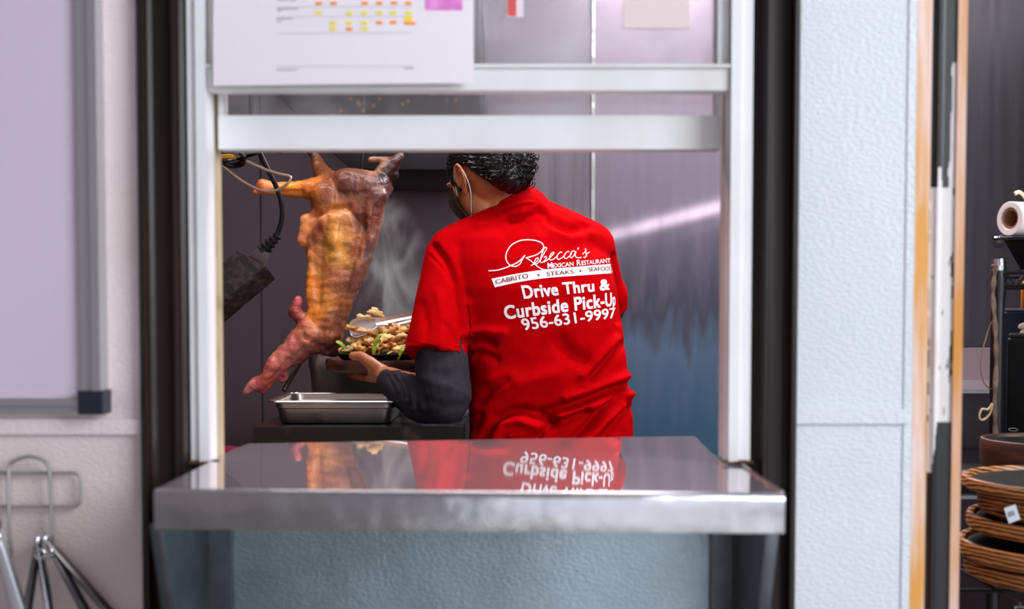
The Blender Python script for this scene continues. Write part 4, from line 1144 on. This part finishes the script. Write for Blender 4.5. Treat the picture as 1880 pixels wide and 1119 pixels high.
# hairline: pull the shell inside the skull where the skin shows (face, ear, behind the ear)
hide = ((la > .066) & (lu < .075) & (np.abs(ls_) < .078)) | ((lu < .018) & (la > -.022 + .5 * lu) & (la < .022)) | ((lu < -.035) & (la > -.022 + .5 * lu)) | (lu < -.098)
ctr = np.array(H(.01, 0, 0)); co = np.where(hide[:, None], ctr + (co - ctr) * .62, co)
ang = lu * 1.0 - la * .75
co = co + no * ((np.sin((lu * .9 + la * .45) * 760 + 2.2 * nz(co, 18)) * .0012 + nz(co, 30) * .002)[:, None]) * (~hide)[:, None]
setv(me, co); hair = fin('hair', me, M_HAIR, person)
b = B(); rnd = random.Random(3)
hv = [v.co + LOC[hair] for v in me.vertices]; hb = BVHTree.FromPolygons(hv, [tuple(p.vertices) for p in me.polygons])
ok_v = [i for i in range(len(hv)) if not hide[i]]
flow0 = (-fw * .80 - up * .52).normalized()
for i in range(1050):
    p = hv[rnd.choice(ok_v)].copy(); L = rnd.randint(9, 20); pts = []; wob = rnd.uniform(-.18, .18); ph = rnd.uniform(0, 6)
    for k_ in range(L):
        q, n_, _, _ = hb.find_nearest(p)
        r = q - HC; a_, u_ = r.dot(fw), r.dot(up)
        if (u_ < .012 and a_ > -.030 + .5 * u_ and abs(r.dot(sl)) > .03 and a_ < .03) or u_ < -.085: break
        pts.append(q + n_ * (.0010 + .0022 * k_ / L))
        f_ = flow0 + sl * wob * .5 + up * .11 * math.sin(ph + k_ * .8)
        f_ = f_ - n_ * f_.dot(n_)
        p = q + f_.normalized() * .0075
    if len(pts) < 4: continue
    r0 = rnd.uniform(.0010, .0021); sp_ = spline(pts, 2); m_ = len(sp_)
    tube(b, sp_, [r0 * (1 - .7 * k / m_) for k in range(m_)], 5)
# curls at the back of the head
for i in range(150):
    a = rnd.uniform(-.125, -.055); s = rnd.uniform(-.6, 1); u0 = rnd.uniform(-.085, .12)
    dv = (fw * (a - .02) + sl * s * .09 + up * u0).normalized()
    h = hb.ray_cast(H(-.03, 0, 0) + dv * .3, -dv)
    if h[0] is None: continue
    if (h[0] - HC).dot(fw) > -.085: continue
    nn_ = h[1]; t_ = nn_.orthogonal().normalized(); t_ = Matrix.Rotation(rnd.uniform(0, 6.28), 3, nn_) @ t_; r_ = rnd.uniform(.004, .008)
    pts = [h[0] + nn_ * (.001 + r_ * (1 - math.cos(k * .7)) * .8) + t_ * r_ * math.sin(k * .7) + t_.cross(nn_) * .0012 * k for k in range(9)]
    tube(b, spline(pts, 2), .0011, 5)
mk('hair_locks', b, M_HAIR, hair)

# ------------------------------------------------------------------ sizzle plate, board, food
YP = 1.53
xc = P(697, 660, YP).x; ax_, ay_ = .138, .125
zt = P(660, 663, YP - ay_).z; zb_ = P(660, 687, YP - ay_).z
ub = B(); lathe(ub, [(.90, zb_), (.985, zb_ + .006), (1.0, zt - .008), (.985, zt), (.93, zt), (.91, zt - .006), (.0, zt - .006)][0:6] + [(.02, zt - .006)], (xc, YP, 0), 48, (ax_, ay_))
o = mk('sizzle_board', ub, mat('worn_oval_wood', lin(88, 46, 30), .38, col2=lin(30, 18, 16), nscale=9, nmap=(1, 1, 5), npos=(.42, .6))); props(o, 'oval charred wooden board held under the black plate', 'board')
pz0 = zt - .0055; pl = B()
zr = P(680, 652, YP - .11).z
lathe(pl, [(.80, pz0), (.90, pz0 + .004), (1.0, zr - .002), (1.0, zr), (.975, zr), (.88, pz0 + .009), (.02, pz0 + .008)], (xc + .010, YP, 0), 48, (ax_ * .86, ay_ * .88))
o = mk('sizzle_plate', pl, M_IRON); props(o, 'black cast iron plate of sizzling food', 'plate')
MF = [mat('seared_chicken', lin(230, 170, 90), .40, col2=lin(158, 88, 36), nscale=60, bump=.3, bscale=200, bdist=.002), mat('pale_chicken', lin(240, 200, 136), .40, col2=lin(212, 156, 84), nscale=50, bump=.3, bscale=200, bdist=.002), mat('browned_chicken', lin(150, 88, 40), .45, col2=lin(88, 44, 22), nscale=60, bump=.3, bscale=200, bdist=.002)]
M_PEP = mat('green_pepper', lin(126, 160, 30), .3, col2=lin(176, 192, 70), nscale=30); M_ONI = mat('cooked_onion', lin(238, 208, 140), .35, col2=lin(222, 176, 70), nscale=30)


def morsel(name, label, cat, group, c, L, w, h, rot, m, bend=.25, lump=.55):
    b = B(); R = Matrix.Rotation(rot[2], 3, 'Z') @ Matrix.Rotation(rot[1], 3, 'Y') @ Matrix.Rotation(rot[0], 3, 'X'); n_, k_ = 16, 18; rings = []; sd = random.random() * 90
    for i in range(k_ + 1):
        t = i / k_; x = (t - .5) * L; e_ = math.sqrt(max(.02, 1 - (2 * t - 1) ** 4))
        rg = []
        for q in range(n_):
            a = 2 * math.pi * q / n_; v = Vector((x, w * e_ * math.cos(a), h * e_ * math.sin(a) + bend * L * (.25 - (t - .5) ** 2) * 1.6))
            v *= 1 + lump * noise.noise(v * 95 + Vector((sd, 0, 0))) + .22 * noise.noise(v * 240 + Vector((0, sd, 0))); rg.append(Vector(c) + R @ v)
        rings.append(rg)
    loftv(b, rings); o = mk(name, b, m, angle=180); return props(o, label, cat, group)


fz = pz0 + .010
rf = random.Random(11)
spots = []
for x, y, dy, kind in ((640, 646, 0, 1), (652, 640, -.04, 1), (664, 632, 0, 0), (676, 634, -.05, 0), (690, 630, -.02, 0), (660, 622, .03, 1), (672, 618, .02, 1), (686, 612, .02, 1), (698, 614, .04, 0), (700, 638, -.06, 2), (712, 632, -.04, 0), (724, 628, -.05, 0), (736, 634, -.06, 2), (712, 618, 0, 0), (724, 613, .01, 0), (735, 617, 0, 2), (744, 628, -.02, 0), (752, 636, -.05, 0), (718, 642, -.075, 0), (732, 645, -.08, 1), (748, 646, -.07, 0), (764, 640, -.04, 2), (772, 632, -.02, 0), (684, 645, -.075, 2), (668, 645, -.06, 0), (700, 648, -.08, 2), (758, 618, .03, 0), (780, 642, -.03, 0), (716, 609, -.01, 1), (728, 605, .0, 0), (741, 609, -.01, 1), (752, 611, 0, 0), (706, 624, -.05, 1), (738, 621, -.045, 1), (750, 624, -.05, 2), (664, 626, -.01, 1), (678, 624, -.02, 1), (650, 631, -.01, 1)):
    p = P(x, y, YP + dy); p.z = max(p.z, fz + .006)
    morsel('chicken_strip', 'browned chicken strip heaped on the black sizzle plate', 'chicken', 'chicken strips on the sizzle plate', p, rf.uniform(.034, .060), rf.uniform(.011, .018), rf.uniform(.006, .009), (rf.uniform(-.6, .6), rf.uniform(-.5, .5), rf.uniform(-1.2, 1.2)), MF[kind])
for x, y, dy in ((640, 649, -.04), (656, 652, -.085), (710, 647, -.085), (722, 650, -.09), (742, 640, -.085), (690, 642, -.085), (776, 648, -.06)):
    p = P(x, y, YP + dy); p.z = max(p.z, fz + .004)
    morsel('onion_strip', 'pale yellow onion strip between the chicken strips', 'onion', 'onion strips on the sizzle plate', p, rf.uniform(.03, .042), .0045, .0035, (0, rf.uniform(-.3, .3), rf.uniform(-.8, .8)), M_ONI, .35, .1)
for (x, y, dy, ry, rz), lb in zip(((627, 638, -.02, .85, .2), (694, 628, -.085, -1.15, .1), (690, 645, -.09, -1.3, .2), (738, 648, -.09, -1.0, .3), (743, 640, -.06, .6, .4)), ('green pepper strip sticking up at the plate end by the carcass', 'tall green pepper strip upright in the middle of the food', 'short green pepper strip below the tall upright one', 'green pepper strip at the plate edge by the sleeve', 'green pepper strip leaning behind the one by the sleeve')):
    p = P(x, y, YP + dy)
    morsel('pepper_strip', lb, 'pepper', None, p, .042, .0095, .004, (.4, ry, rz), M_PEP, .3, .08)
# tongs in the right hand with a bite of chicken
T0 = S((655, 602, YP - .03)); T1 = S((930, 545, 1.60))
M_TONG = mat('bright_worn_steel', (.80, .78, .80, 1), .36, metal=.8)
tg = thing('serving_tongs', 'steel tongs lifting chicken over the sizzle plate', 'tongs', T0)
for k, (oz, end) in enumerate(((.010, 0), (-.010, 12))):
    a = S((690 if k == 0 else 705, 592 + 11 * k, YP - .03 + .03 * k)); d = (T1 - a)
    b = B(); sd = Vector((0, 0, 1)); sd = (sd - d.normalized() * sd.dot(d.normalized())).normalized(); nr = d.normalized().cross(sd)
    rings = []
    for q in range(13):
        s = q / 12; ww = .0085 * (1 - .3 * s) if k == 0 else .005; c_ = a + d * s
        pf = [(-ww, .004), (-ww * .7, -.002), (0, -.0045), (ww * .7, -.002), (ww, .004), (ww * .7, .001), (0, -.002), (-ww * .7, .001)]
        rings.append([c_ + sd * p_ + nr * (q_ if k == 0 else -q_) for p_, q_ in pf])
    loftv(b, rings); bmesh.ops.recalc_face_normals(b, faces=b.faces); mk('arm', b, M_TONG, tg, angle=50)
    # scalloped tip: a shallow spoon
    b = B(); e0 = a + d.normalized() * .012; tip = S((642, 606 + 4 * k, YP - .03 + .03 * k)); dd = (tip - e0); rings = []
    for q in range(11):
        s = q / 10; ww = .0085 + (.0155 if k == 0 else .013) * math.sin(min(1, s * 1.15) * math.pi * .62) * (1 if s < .8 else math.sqrt(max(.05, 1 - ((s - .8) / .2) ** 2 * .9))); c_ = e0 + dd * s
        rings.append([c_ + sd * ww * math.cos(t_) + nr * (-.006 * math.sin(t_) * (1 if k == 0 else -1)) for t_ in [math.pi * i_ / 8 for i_ in range(9)]] + [c_ + sd * ww * .9 * math.cos(t_) + nr * (-.0045 * math.sin(t_) * (1 if k == 0 else -1)) for t_ in [math.pi * (8 - i_) / 8 for i_ in range(9)]])
    loftv(b, rings); bmesh.ops.recalc_face_normals(b, faces=b.faces); mk('gripping_end', b, M_TONG, tg, angle=60)
b = B(); tube(b, [T1, T1 + (T1 - T0).normalized() * .02], .010, 10); mk('spring_head', b, M_CHROME, tg)
for (x, y, dy, L, w, kd), lb in zip(((690, 576, .0, .040, .010, 1), (672, 588, .0, .046, .014, 1), (645, 604, -.01, .034, .009, 0), (676, 613, .0, .075, .020, 1)), ('pale chicken strip topmost in the steel tongs', 'wide pale chicken strip between the tong tips', 'chicken strip poking out beyond the tong tips', 'long chicken strip hanging under the tongs')):
    morsel('chicken_strip', lb, 'chicken', None, P(x, y, YP + dy - .012), L, w, .008, (.2, .25, .3), MF[kd])

# ------------------------------------------------------------------ steam over the plate
m = bpy.data.materials.new('steam'); m.use_nodes = True; n = m.node_tree.nodes; l = m.node_tree.links; n.clear()
ou = n.new('ShaderNodeOutputMaterial'); vo = n.new('ShaderNodeVolumePrincipled'); t = n.new('ShaderNodeTexCoord'); mp = n.new('ShaderNodeMapping'); tx = n.new('ShaderNodeTexNoise'); r_ = n.new('ShaderNodeMapRange')
mp.inputs['Scale'].default_value = (1, 1, .45); tx.inputs['Scale'].default_value = 11; tx.inputs['Detail'].default_value = 5; tx.inputs['Distortion'].default_value = 1.1
l.new(t.outputs['Object'], mp.inputs[0]); l.new(mp.outputs[0], tx.inputs['Vector']); l.new(tx.outputs['Fac'], r_.inputs['Value'])
r_.inputs['From Min'].default_value = .50; r_.inputs['From Max'].default_value = .78; r_.inputs['To Max'].default_value = 75.0
# soft edges: fade with distance from the plume's axis (generated 0..1)
mp3 = n.new('ShaderNodeMapping'); mp3.inputs['Location'].default_value = (-1, -1, -1); mp3.inputs['Scale'].default_value = (2, 2, 2)
gr_ = n.new('ShaderNodeTexGradient'); gr_.gradient_type = 'SPHERICAL'; mu = n.new('ShaderNodeMath'); mu.operation = 'MULTIPLY'
l.new(t.outputs['Generated'], mp3.inputs[0]); l.new(mp3.outputs[0], gr_.inputs[0]); l.new(gr_.outputs['Fac'], mu.inputs[0]); l.new(r_.outputs[0], mu.inputs[1])
l.new(mu.outputs[0], vo.inputs['Density']); vo.inputs['Color'].default_value = (.95, .95, .95, 1); vo.inputs['Anisotropy'].default_value = .1
l.new(vo.outputs[0], ou.inputs['Volume'])
b = B(); c0 = P(705, 520, 1.62); ell(b, c0, ((.13, 0, .02), (0, .12, 0), (.03, 0, .24)), 24, 16)
o = mk('steam', b, m); props(o, 'thin steam rising from the sizzling food', 'steam', kind='stuff')

# ------------------------------------------------------------------ bin in the dark corner
bn = thing('bin', 'dark navy bin with a magenta liner in the corner beyond the grill', 'bin', (-.95, 2.0, 0))
bx = P(425, 800, 2.0).x
LOC[bn] = Vector((bx, 2.0, 0)); bn.location = LOC[bn]
b = B(); lathe(b, [(.13, 0), (.17, .70), (.18, .71), (.18, .73), (.16, .73), (.12, .02)], (bx, 2.0, 0), 32); mk('tub', b, M_NAVY, bn)
b = B(); rings = []
for r_, z_ in ((.181, .69), (.188, .725), (.184, .75), (.15, .765), (.08, .74), (.01, .73)): rings.append([Vector((bx + (r_ + .010 * math.sin(k * 1.7)) * math.cos(2 * math.pi * k / 40), 2.0 + (r_ + .01 * math.sin(k * 1.7)) * math.sin(2 * math.pi * k / 40), z_ + .008 * math.sin(k * 2.3))) for k in range(40)])
loftv(b, rings); mk('liner', b, mat('magenta_liner', lin(170, 28, 80), .4), bn)

# ------------------------------------------------------------------ beyond the door: table, rack, platters
tb = thing('work_table', 'stainless work table along the back of the far room', 'table', (1.8, 2.0, 0))
M_EDGE = mat('table_steel', (.62, .58, .62, 1), .28, metal=.9)
for y, nm, h_ in ((719, 'tabletop', .012), (866, 'upper_shelf', .010), (914, 'lower_shelf', .010)):
    z = P(1800, y, 1.9).z; b = B(); box(b, 1.12, 2.55, 1.9, 2.36, z - h_ / 2, z + h_ / 2); mk(nm, b, M_EDGE, tb, bevel=.002)
zt_ = P(1800, 719, 1.9).z
b = B(); box(b, 1.12, 2.55, 2.33, 2.385, zt_ + .0061, P(1800, 640, 2.33).z); mk('backsplash', b, mat('pale_backsplash', lin(120, 106, 112), .5), tb, bevel=.002)
for lx in (1.14, 2.52):
    for ly in (1.925, 2.34):
        b = B(); tube(b, [(lx, ly, 0), (lx, ly, zt_ - .007)], .018, 12); mk('leg', b, M_STEELF, tb)
# rack
YR = .78
rk = thing('wire_rack', 'black wire shelving rack carrying the roll and dark devices', 'rack', (P(1836, 600, YR).x + .25, YR + .2, 0))
xr = P(1833, 500, YR).x; M_RK = mat('black_rack_coating', lin(20, 18, 20), .32)
posts = [(xr, YR), (xr + .50, YR), (xr, YR + .36), (xr + .50, YR + .36)]
zr_ = P(1838, 476, YR).z
for x, y in posts:
    p_ = B(); tube(p_, [(x, y, .0), (x, y, zr_ - .022)], .0125, 14); o = mk('post', p_, M_RK, rk)
    p_ = B(); tube(p_, [(x, y, zr_ - .0219), (x, y, zr_ - .012), (x, y, zr_ - .0115), (x, y, zr_)], [.0135, .0135, .0125, .0115], 14); mk('post_cap', p_, M_CHROME, rk)
    for zc_ in (1.235, .915, .18): p_ = B(); tube(p_, [(x, y, zc_ - .022), (x, y, zc_ + .022)], [.0135, .0148], 14); mk('collar', p_, M_RK, rk)
for zs_ in (P(1850, 501, YR).z, P(1850, 868, YR).z, .20):
    b = B(); x0, x1, y0, y1 = xr, xr + .5, YR, YR + .36
    for dz_ in (0, -.024):
        tube(b, [(x0, y0, zs_ + dz_), (x1, y0, zs_ + dz_)], .0035, 8); tube(b, [(x0, y1, zs_ + dz_), (x1, y1, zs_ + dz_)], .0035, 8); tube(b, [(x0, y0, zs_ + dz_), (x0, y1, zs_ + dz_)], .0035, 8); tube(b, [(x1, y0, zs_ + dz_), (x1, y1, zs_ + dz_)], .0035, 8)
    zig = [(x0 + .012 + .018 * k, y0, zs_ - (.024 if k % 2 else 0)) for k in range(27)]; tube(b, zig, .0024, 6)
    zig = [(x0, y0 + .012 + .018 * k, zs_ - (.024 if k % 2 else 0)) for k in range(19)]; tube(b, zig, .0024, 6)
    for k in range(19): tube(b, [(x0 + .025 * (k + .5), y0, zs_ + .003), (x0 + .025 * (k + .5), y1, zs_ + .003)], .002, 6)
    mk('shelf', b, M_RK, rk)
piv = Vector((xr, YR, 0)); ROT = Matrix.Rotation(-.40, 3, 'Z')
LOC[rk] = piv + ROT @ (LOC[rk] - piv); rk.location = LOC[rk]; rk.rotation_euler = (0, 0, -.40)
zs1 = P(1850, 501, YR).z
zt2 = P(1850, 438, YR).z; rt = P(1820, 440, YR).x
c_o = Vector((rt, YR - .004, 0)); uu = Vector((1, -.42, 0)).normalized(); vv = Vector((.42, 1, 0)).normalized()
def rect(x0, x1, y0, y1, z): return [c_o + uu * a + vv * d + Vector((0, 0, z)) for a, d in ((x0, y0), (x1, y0), (x1, y1), (x0, y1))]
b = B()
loftv(b, [rect(.052, .40, .05, .26, zs1 + .006), rect(.022, .44, .02, .29, zt2 - .006), rect(0, .46, 0, .31, zt2 - .004), rect(0, .46, 0, .31, zt2), rect(.026, .435, .026, .285, zt2 - .001), rect(.055, .395, .054, .256, zs1 + .010)])
o = mk('tray', b, M_BLKG, bevel=.003); props(o, 'glossy black plastic tub on the top of the wire rack', 'tray')
b = B()
for a, d in ((.004, .06), (.004, .20)): q = rect(a, .455, d, d, zt2 + .0035); tube(b, q[:2], .003, 6)
for k in range(8): q = rect(.015 + k * .058, .3, .002, .308, zt2 + .0035); tube(b, [q[0], q[3]], .003, 6)
o = mk('tray_grid', b, M_CHROME); props(o, 'bright wire grid laid across the black plastic tub', 'grid')
rc = P(1853, 411, YR + .02); rr_ = .0325; axr = Vector((.93, .36, 0)).normalized()
zc = zt2 + .0065 + rr_; rc.z = zc
rl = thing('paper_roll', 'white paper roll with brown core lying on the black tub', 'roll', (rc.x + .05, rc.y, zt2 + .0065))
u_, v_ = Vector((0, 0, 1)), axr.cross(Vector((0, 0, 1)))
b = B(); rings = [[rc + axr * d + (u_ * math.cos(a) + v_ * math.sin(a)) * r for a in [2 * math.pi * k / 40 for k in range(40)]] for d, r in ((.002, .0205), (.0, .022), (.0, rr_ - .001), (.001, rr_), (.15, rr_), (.15, .0205))]
rings.append(rings[0]); loftv(b, rings, cap=False); mk('paper', b, mat('roll_paper', lin(240, 226, 226), .7), rl)
b = B(); rings = [[rc + axr * d + (u_ * math.cos(a) + v_ * math.sin(a)) * r for a in [2 * math.pi * k / 32 for k in range(32)]] for d, r in ((.003, .0200), (.003, .0165), (.148, .0165), (.148, .0200), (.003, .0200))]
loftv(b, rings, cap=False); mk('core', b, mat('brown_core', lin(150, 104, 72), .7), rl)
# little white scrap beyond the roll
b = B(); tube(b, spline([P(1863, 356, YR + .1), P(1870, 353, YR + .1), P(1877, 357, YR + .1), P(1886, 368, YR + .1)], 6), [.004] * 19, 8)
tube(b, spline([P(1886, 368, YR + .1), P(1900, 400, YR + .12), P(1905, 432, YR + .12)], 4), .004, 8)
o = mk('cutlery_handle', b, mat('cream_plastic', lin(240, 228, 190), .4)); props(o, 'cream plastic handle standing up behind the paper roll', 'utensil')
b = B(); tube(b, [P(1884, 640, YR + .33), P(1884, 524, YR + .33)], .011, 14)
tube(b, [P(1884, 524, YR + .33), P(1884, 516, YR + .33)], [.011, .006], 14)
o = mk('bottle', b, mat('orange_bottle', lin(226, 128, 24), .35)); props(o, 'orange squeeze bottle standing behind the navy box', 'bottle')
# devices on the lower shelf
zs2 = P(1850, 868, YR).z + .0055
nb = thing('register_box', 'navy box standing behind the black device on the rack', 'box', P(1900, 640, YR + .16))
def rbox(c, w, d, z0, z1):
    u = Vector((1, -.42, 0)).normalized(); v = Vector((.42, 1, 0)).normalized(); c = Vector((c.x, c.y, 0))
    q = [c, c + u * w, c + u * w + v * d, c + v * d]; bb = B()
    return hexa(bb, [Vector((p.x, p.y, z0)) for p in q], [Vector((p.x, p.y, z1)) for p in q])
cn = P(1841, 600, YR + .24)
zn = P(1850, 571, YR + .22).z
mk('case', rbox(cn, .20, .08, zs2, zn), mat('navy_case', lin(16, 22, 46), .4, spec=.3), nb, bevel=.008, seg=3)
mk('lid_edge', rbox(cn + Vector((.004, .003, 0)), .192, .072, zn + .0003, zn + .005), mat('grey_edge', lin(120, 120, 132), .4), nb, bevel=.001)
bd = thing('receipt_printer', 'black boxy receipt printer on the lower rack shelf', 'printer', P(1900, 860, YR + .09))
cp = P(1849, 700, YR + .105); zsp = P(1850, 806, YR + .1).z; ztp = P(1850, 621, YR + .1).z
M_PRN = mat('printer_black', lin(9, 9, 11), .5, spec=.15)
mk('upper_case', rbox(cp, .19, .10, zsp + .001, ztp), M_PRN, bd, bevel=.006, seg=3)
mk('lower_case', rbox(cp + Vector((-.003, -.003, 0)), .195, .105, zs2, zsp), mat('dark_grey_plastic', lin(24, 22, 26), .5, spec=.2), bd, bevel=.004)
mk('cover', rbox(cp + Vector((.004, .003, 0)), .18, .09, ztp + .0003, ztp + .008), mat('mid_grey_plastic', lin(36, 33, 37), .5, spec=.2), bd, bevel=.003)
u_ = Vector((1, -.42, 0)).normalized(); ce = P(1860, 789, YR + .10) - Vector((.42, 1, 0)).normalized() * .0045
b = B(); tube(b, [ce + u_ * .0085 * math.cos(a) + Vector((0, 0, .0028 * math.sin(a))) for a in [2 * math.pi * i / 20 for i in range(21)]], .0006, 5)
mk('oval_emblem', b, mat('silver_print', lin(150, 140, 150), .4), bd)
# crumpled tape on the navy box
b = B(); c_ = P(1876, 606, YR + .20)
for k in range(3): ell(b, c_ + Vector((.004 * k, -.004, -.012 * k + .008)), ((.010, 0, .003), (0, .004, 0), (-.002, 0, .006)), 10, 8)
o = mk('label_scrap', b, mat('cream_scrap', lin(232, 214, 188), .6), nb)
# cords along the post
b = B(); tube(b, spline([P(1824, 446 + 40, YR - .026), P(1826, 500, YR - .026), P(1823, 540, YR - .026), P(1827, 600, YR - .026), P(1829, 660, YR - .026), P(1826, 740, YR - .026), P(1828, 800, YR - .026), P(1832, 862, YR - .026)], 8), [.0065 + .0015 * math.sin(i * 1.1) for i in range(57)], 8, flat=.6)
o = mk('braided_cord', b, mat('dirty_cord', lin(134, 104, 86), .7, col2=lin(62, 44, 40), nscale=40)); props(o, 'dirty beige cord running down the rack post', 'cord')
b = B(); tube(b, spline([P(1822, 590, YR - .02), P(1812, 615, YR - .02), P(1803, 650, YR - .02), P(1801, 680, YR - .02), P(1808, 705, YR - .02), P(1820, 715, YR - .02)], 8), .0014, 6)
o = mk('thin_cord', b, mat('tan_cord', lin(128, 98, 80), .6)); props(o, 'thin tan cord looping beside the rack post', 'cord')
b = B(); q = [P(x, y, YR - .03) for x, y in ((1822, 741), (1814, 752), (1803, 752), (1798, 763), (1800, 771), (1808, 770), (1816, 762), (1820, 752), (1822, 741))]
tube(b, spline(q, 4), .0022, 6); o = mk('chain_link', b, mat('tan_link', lin(184, 150, 116), .5)); props(o, 'pale tan link hanging beside the rack post', 'link')

# platters
M_WOODP = None


def wood():
    m = bpy.data.materials.new('ringed_wood'); m.use_nodes = True; n = m.node_tree.nodes; l = m.node_tree.links; b = n['Principled BSDF']
    t = n.new('ShaderNodeTexCoord'); mp = n.new('ShaderNodeMapping'); mp.inputs['Scale'].default_value = (3.4, 3.4, 22); mp.inputs['Rotation'].default_value = (.10, .16, .3)
    wv = n.new('ShaderNodeTexWave'); wv.wave_type = 'BANDS'; wv.bands_direction = 'DIAGONAL'; wv.inputs['Scale'].default_value = 4.2; wv.inputs['Distortion'].default_value = 7; wv.inputs['Detail'].default_value = 3; wv.inputs['Detail Scale'].default_value = .8
    r = n.new('ShaderNodeValToRGB'); r.color_ramp.elements[0].color = lin(52, 26, 14); r.color_ramp.elements[1].color = lin(190, 122, 62); r.color_ramp.elements[0].position = .12; r.color_ramp.elements[1].position = .72
    l.new(t.outputs['Object'], mp.inputs[0]); l.new(mp.outputs[0], wv.inputs['Vector']); l.new(wv.outputs['Fac'], r.inputs[0]); l.new(r.outputs[0], b.inputs['Base Color']); b.inputs['Roughness'].default_value = .42
    return m


M_WOODP = wood()
YS = .38; sp = F / (YS + 1.383)
RP = .150


def platter(label, xleft, ytop, ybot, rim=True, Y=YS, R=RP, dark=False):
    cx = P(xleft, (ytop + ybot) / 2, Y).x + R
    z1_ = P(1870, ytop, Y).z; z0_ = P(1870, ybot, Y).z
    t = thing('platter', label, 'platter', (cx, Y, z0_), 'wooden platters stacked beyond the door')
    h = z1_ - z0_
    b = B(); lathe(b, [(R * .90, z0_), (R * .97, z0_ + .003), (R, z0_ + h * .3), (R, z1_ - .006), (R * .985, z1_ - .001), (R * .955, z1_), (R * .925, z1_ - .002), (R * .91, z1_ - .010), (R * .02, z1_ - .011)], (cx, Y, 0), 56)
    mk('wooden_rim', b, M_WOODP if not dark else M_UWOOD, t)
    b = B(); lathe(b, [(R * .90, z1_ - .0108), (R * .90, z1_ - .008), (R * .87, z1_ - .0065), (R * .78, z1_ - .0092), (R * .02, z1_ - .0092)], (cx, Y, 0), 48); mk('iron_inset', b, M_IRON, t)
    return t, cx, z0_, z1_


p1 = platter('wooden platter topmost of the stack, just under the printer', 1776, 878, 903)
p2 = platter('inset wooden platter with a white tag under the topmost platter', 1806, 904, 946, R=.132)
p3 = platter('wooden platter under the tagged one', 1786, 947, 979)
p4 = platter('widest wooden platter low in the stack', 1770, 994, 1030)
p5 = platter('wooden platter at the very bottom of the stack', 1782, 1031, 1064)
b = B(); tgc = [P(1843, 934, YS - .134), P(1864, 927, YS - .139), P(1873, 954, YS - .139), P(1852, 962, YS - .134)]
hexa(b, tgc, [p + Vector((0, -.0008, 0)) for p in tgc])
tl_ = tgc
for k in range(9):
    s0 = .14 + .065 * k; w = .03 if k % 3 else .045
    q = [tl_[0].lerp(tl_[3], .30).lerp(tl_[1].lerp(tl_[2], .30), s0), tl_[0].lerp(tl_[3], .30).lerp(tl_[1].lerp(tl_[2], .30), s0 + w), tl_[0].lerp(tl_[3], .62).lerp(tl_[1].lerp(tl_[2], .62), s0 + w), tl_[0].lerp(tl_[3], .62).lerp(tl_[1].lerp(tl_[2], .62), s0)]
    b.faces.new([b.verts.new(p + Vector((0, -.0011, 0))) for p in q]).material_index = 1
o = mk('price_tag', b, [mat('tag_white', lin(206, 214, 224), .5), mat('tag_ink', lin(120, 124, 134), .6)], smooth=False); props(o, 'white tag stuck on the stacked wooden platter edge', 'tag')
pk = platter('dark worn wooden platter on the rack beneath the printer', 1806, 806, 858, Y=.62, R=.10, dark=True)
# stool carrying the platters
ct = thing('wire_stand', 'dark wire stand under the stack of wooden platters', 'stand', (p5[1], YS, 0))
zt3 = p5[2] - .001
b = B()
for k in range(7): tube(b, [(p5[1] - .13 + .043 * k, YS - .13, zt3 - .004), (p5[1] - .13 + .043 * k, YS + .13, zt3 - .004)], .003, 6)
for q in (-.13, .13): tube(b, [(p5[1] - .14, YS + q, zt3 - .010), (p5[1] + .14, YS + q, zt3 - .010)], .004, 8); tube(b, [(p5[1] - .14, YS + q, zt3 - .05), (p5[1] + .14, YS + q, zt3 - .05)], .004, 8)
mk('deck', b, M_RK, ct)
for ix in (-.13, .13):
    for iy in (-.13, .13):
        b = B(); tube(b, [(p5[1] + ix, YS + iy, 0), (p5[1] + ix, YS + iy, zt3 - .008)], .008, 10); mk('leg', b, M_RK, ct)
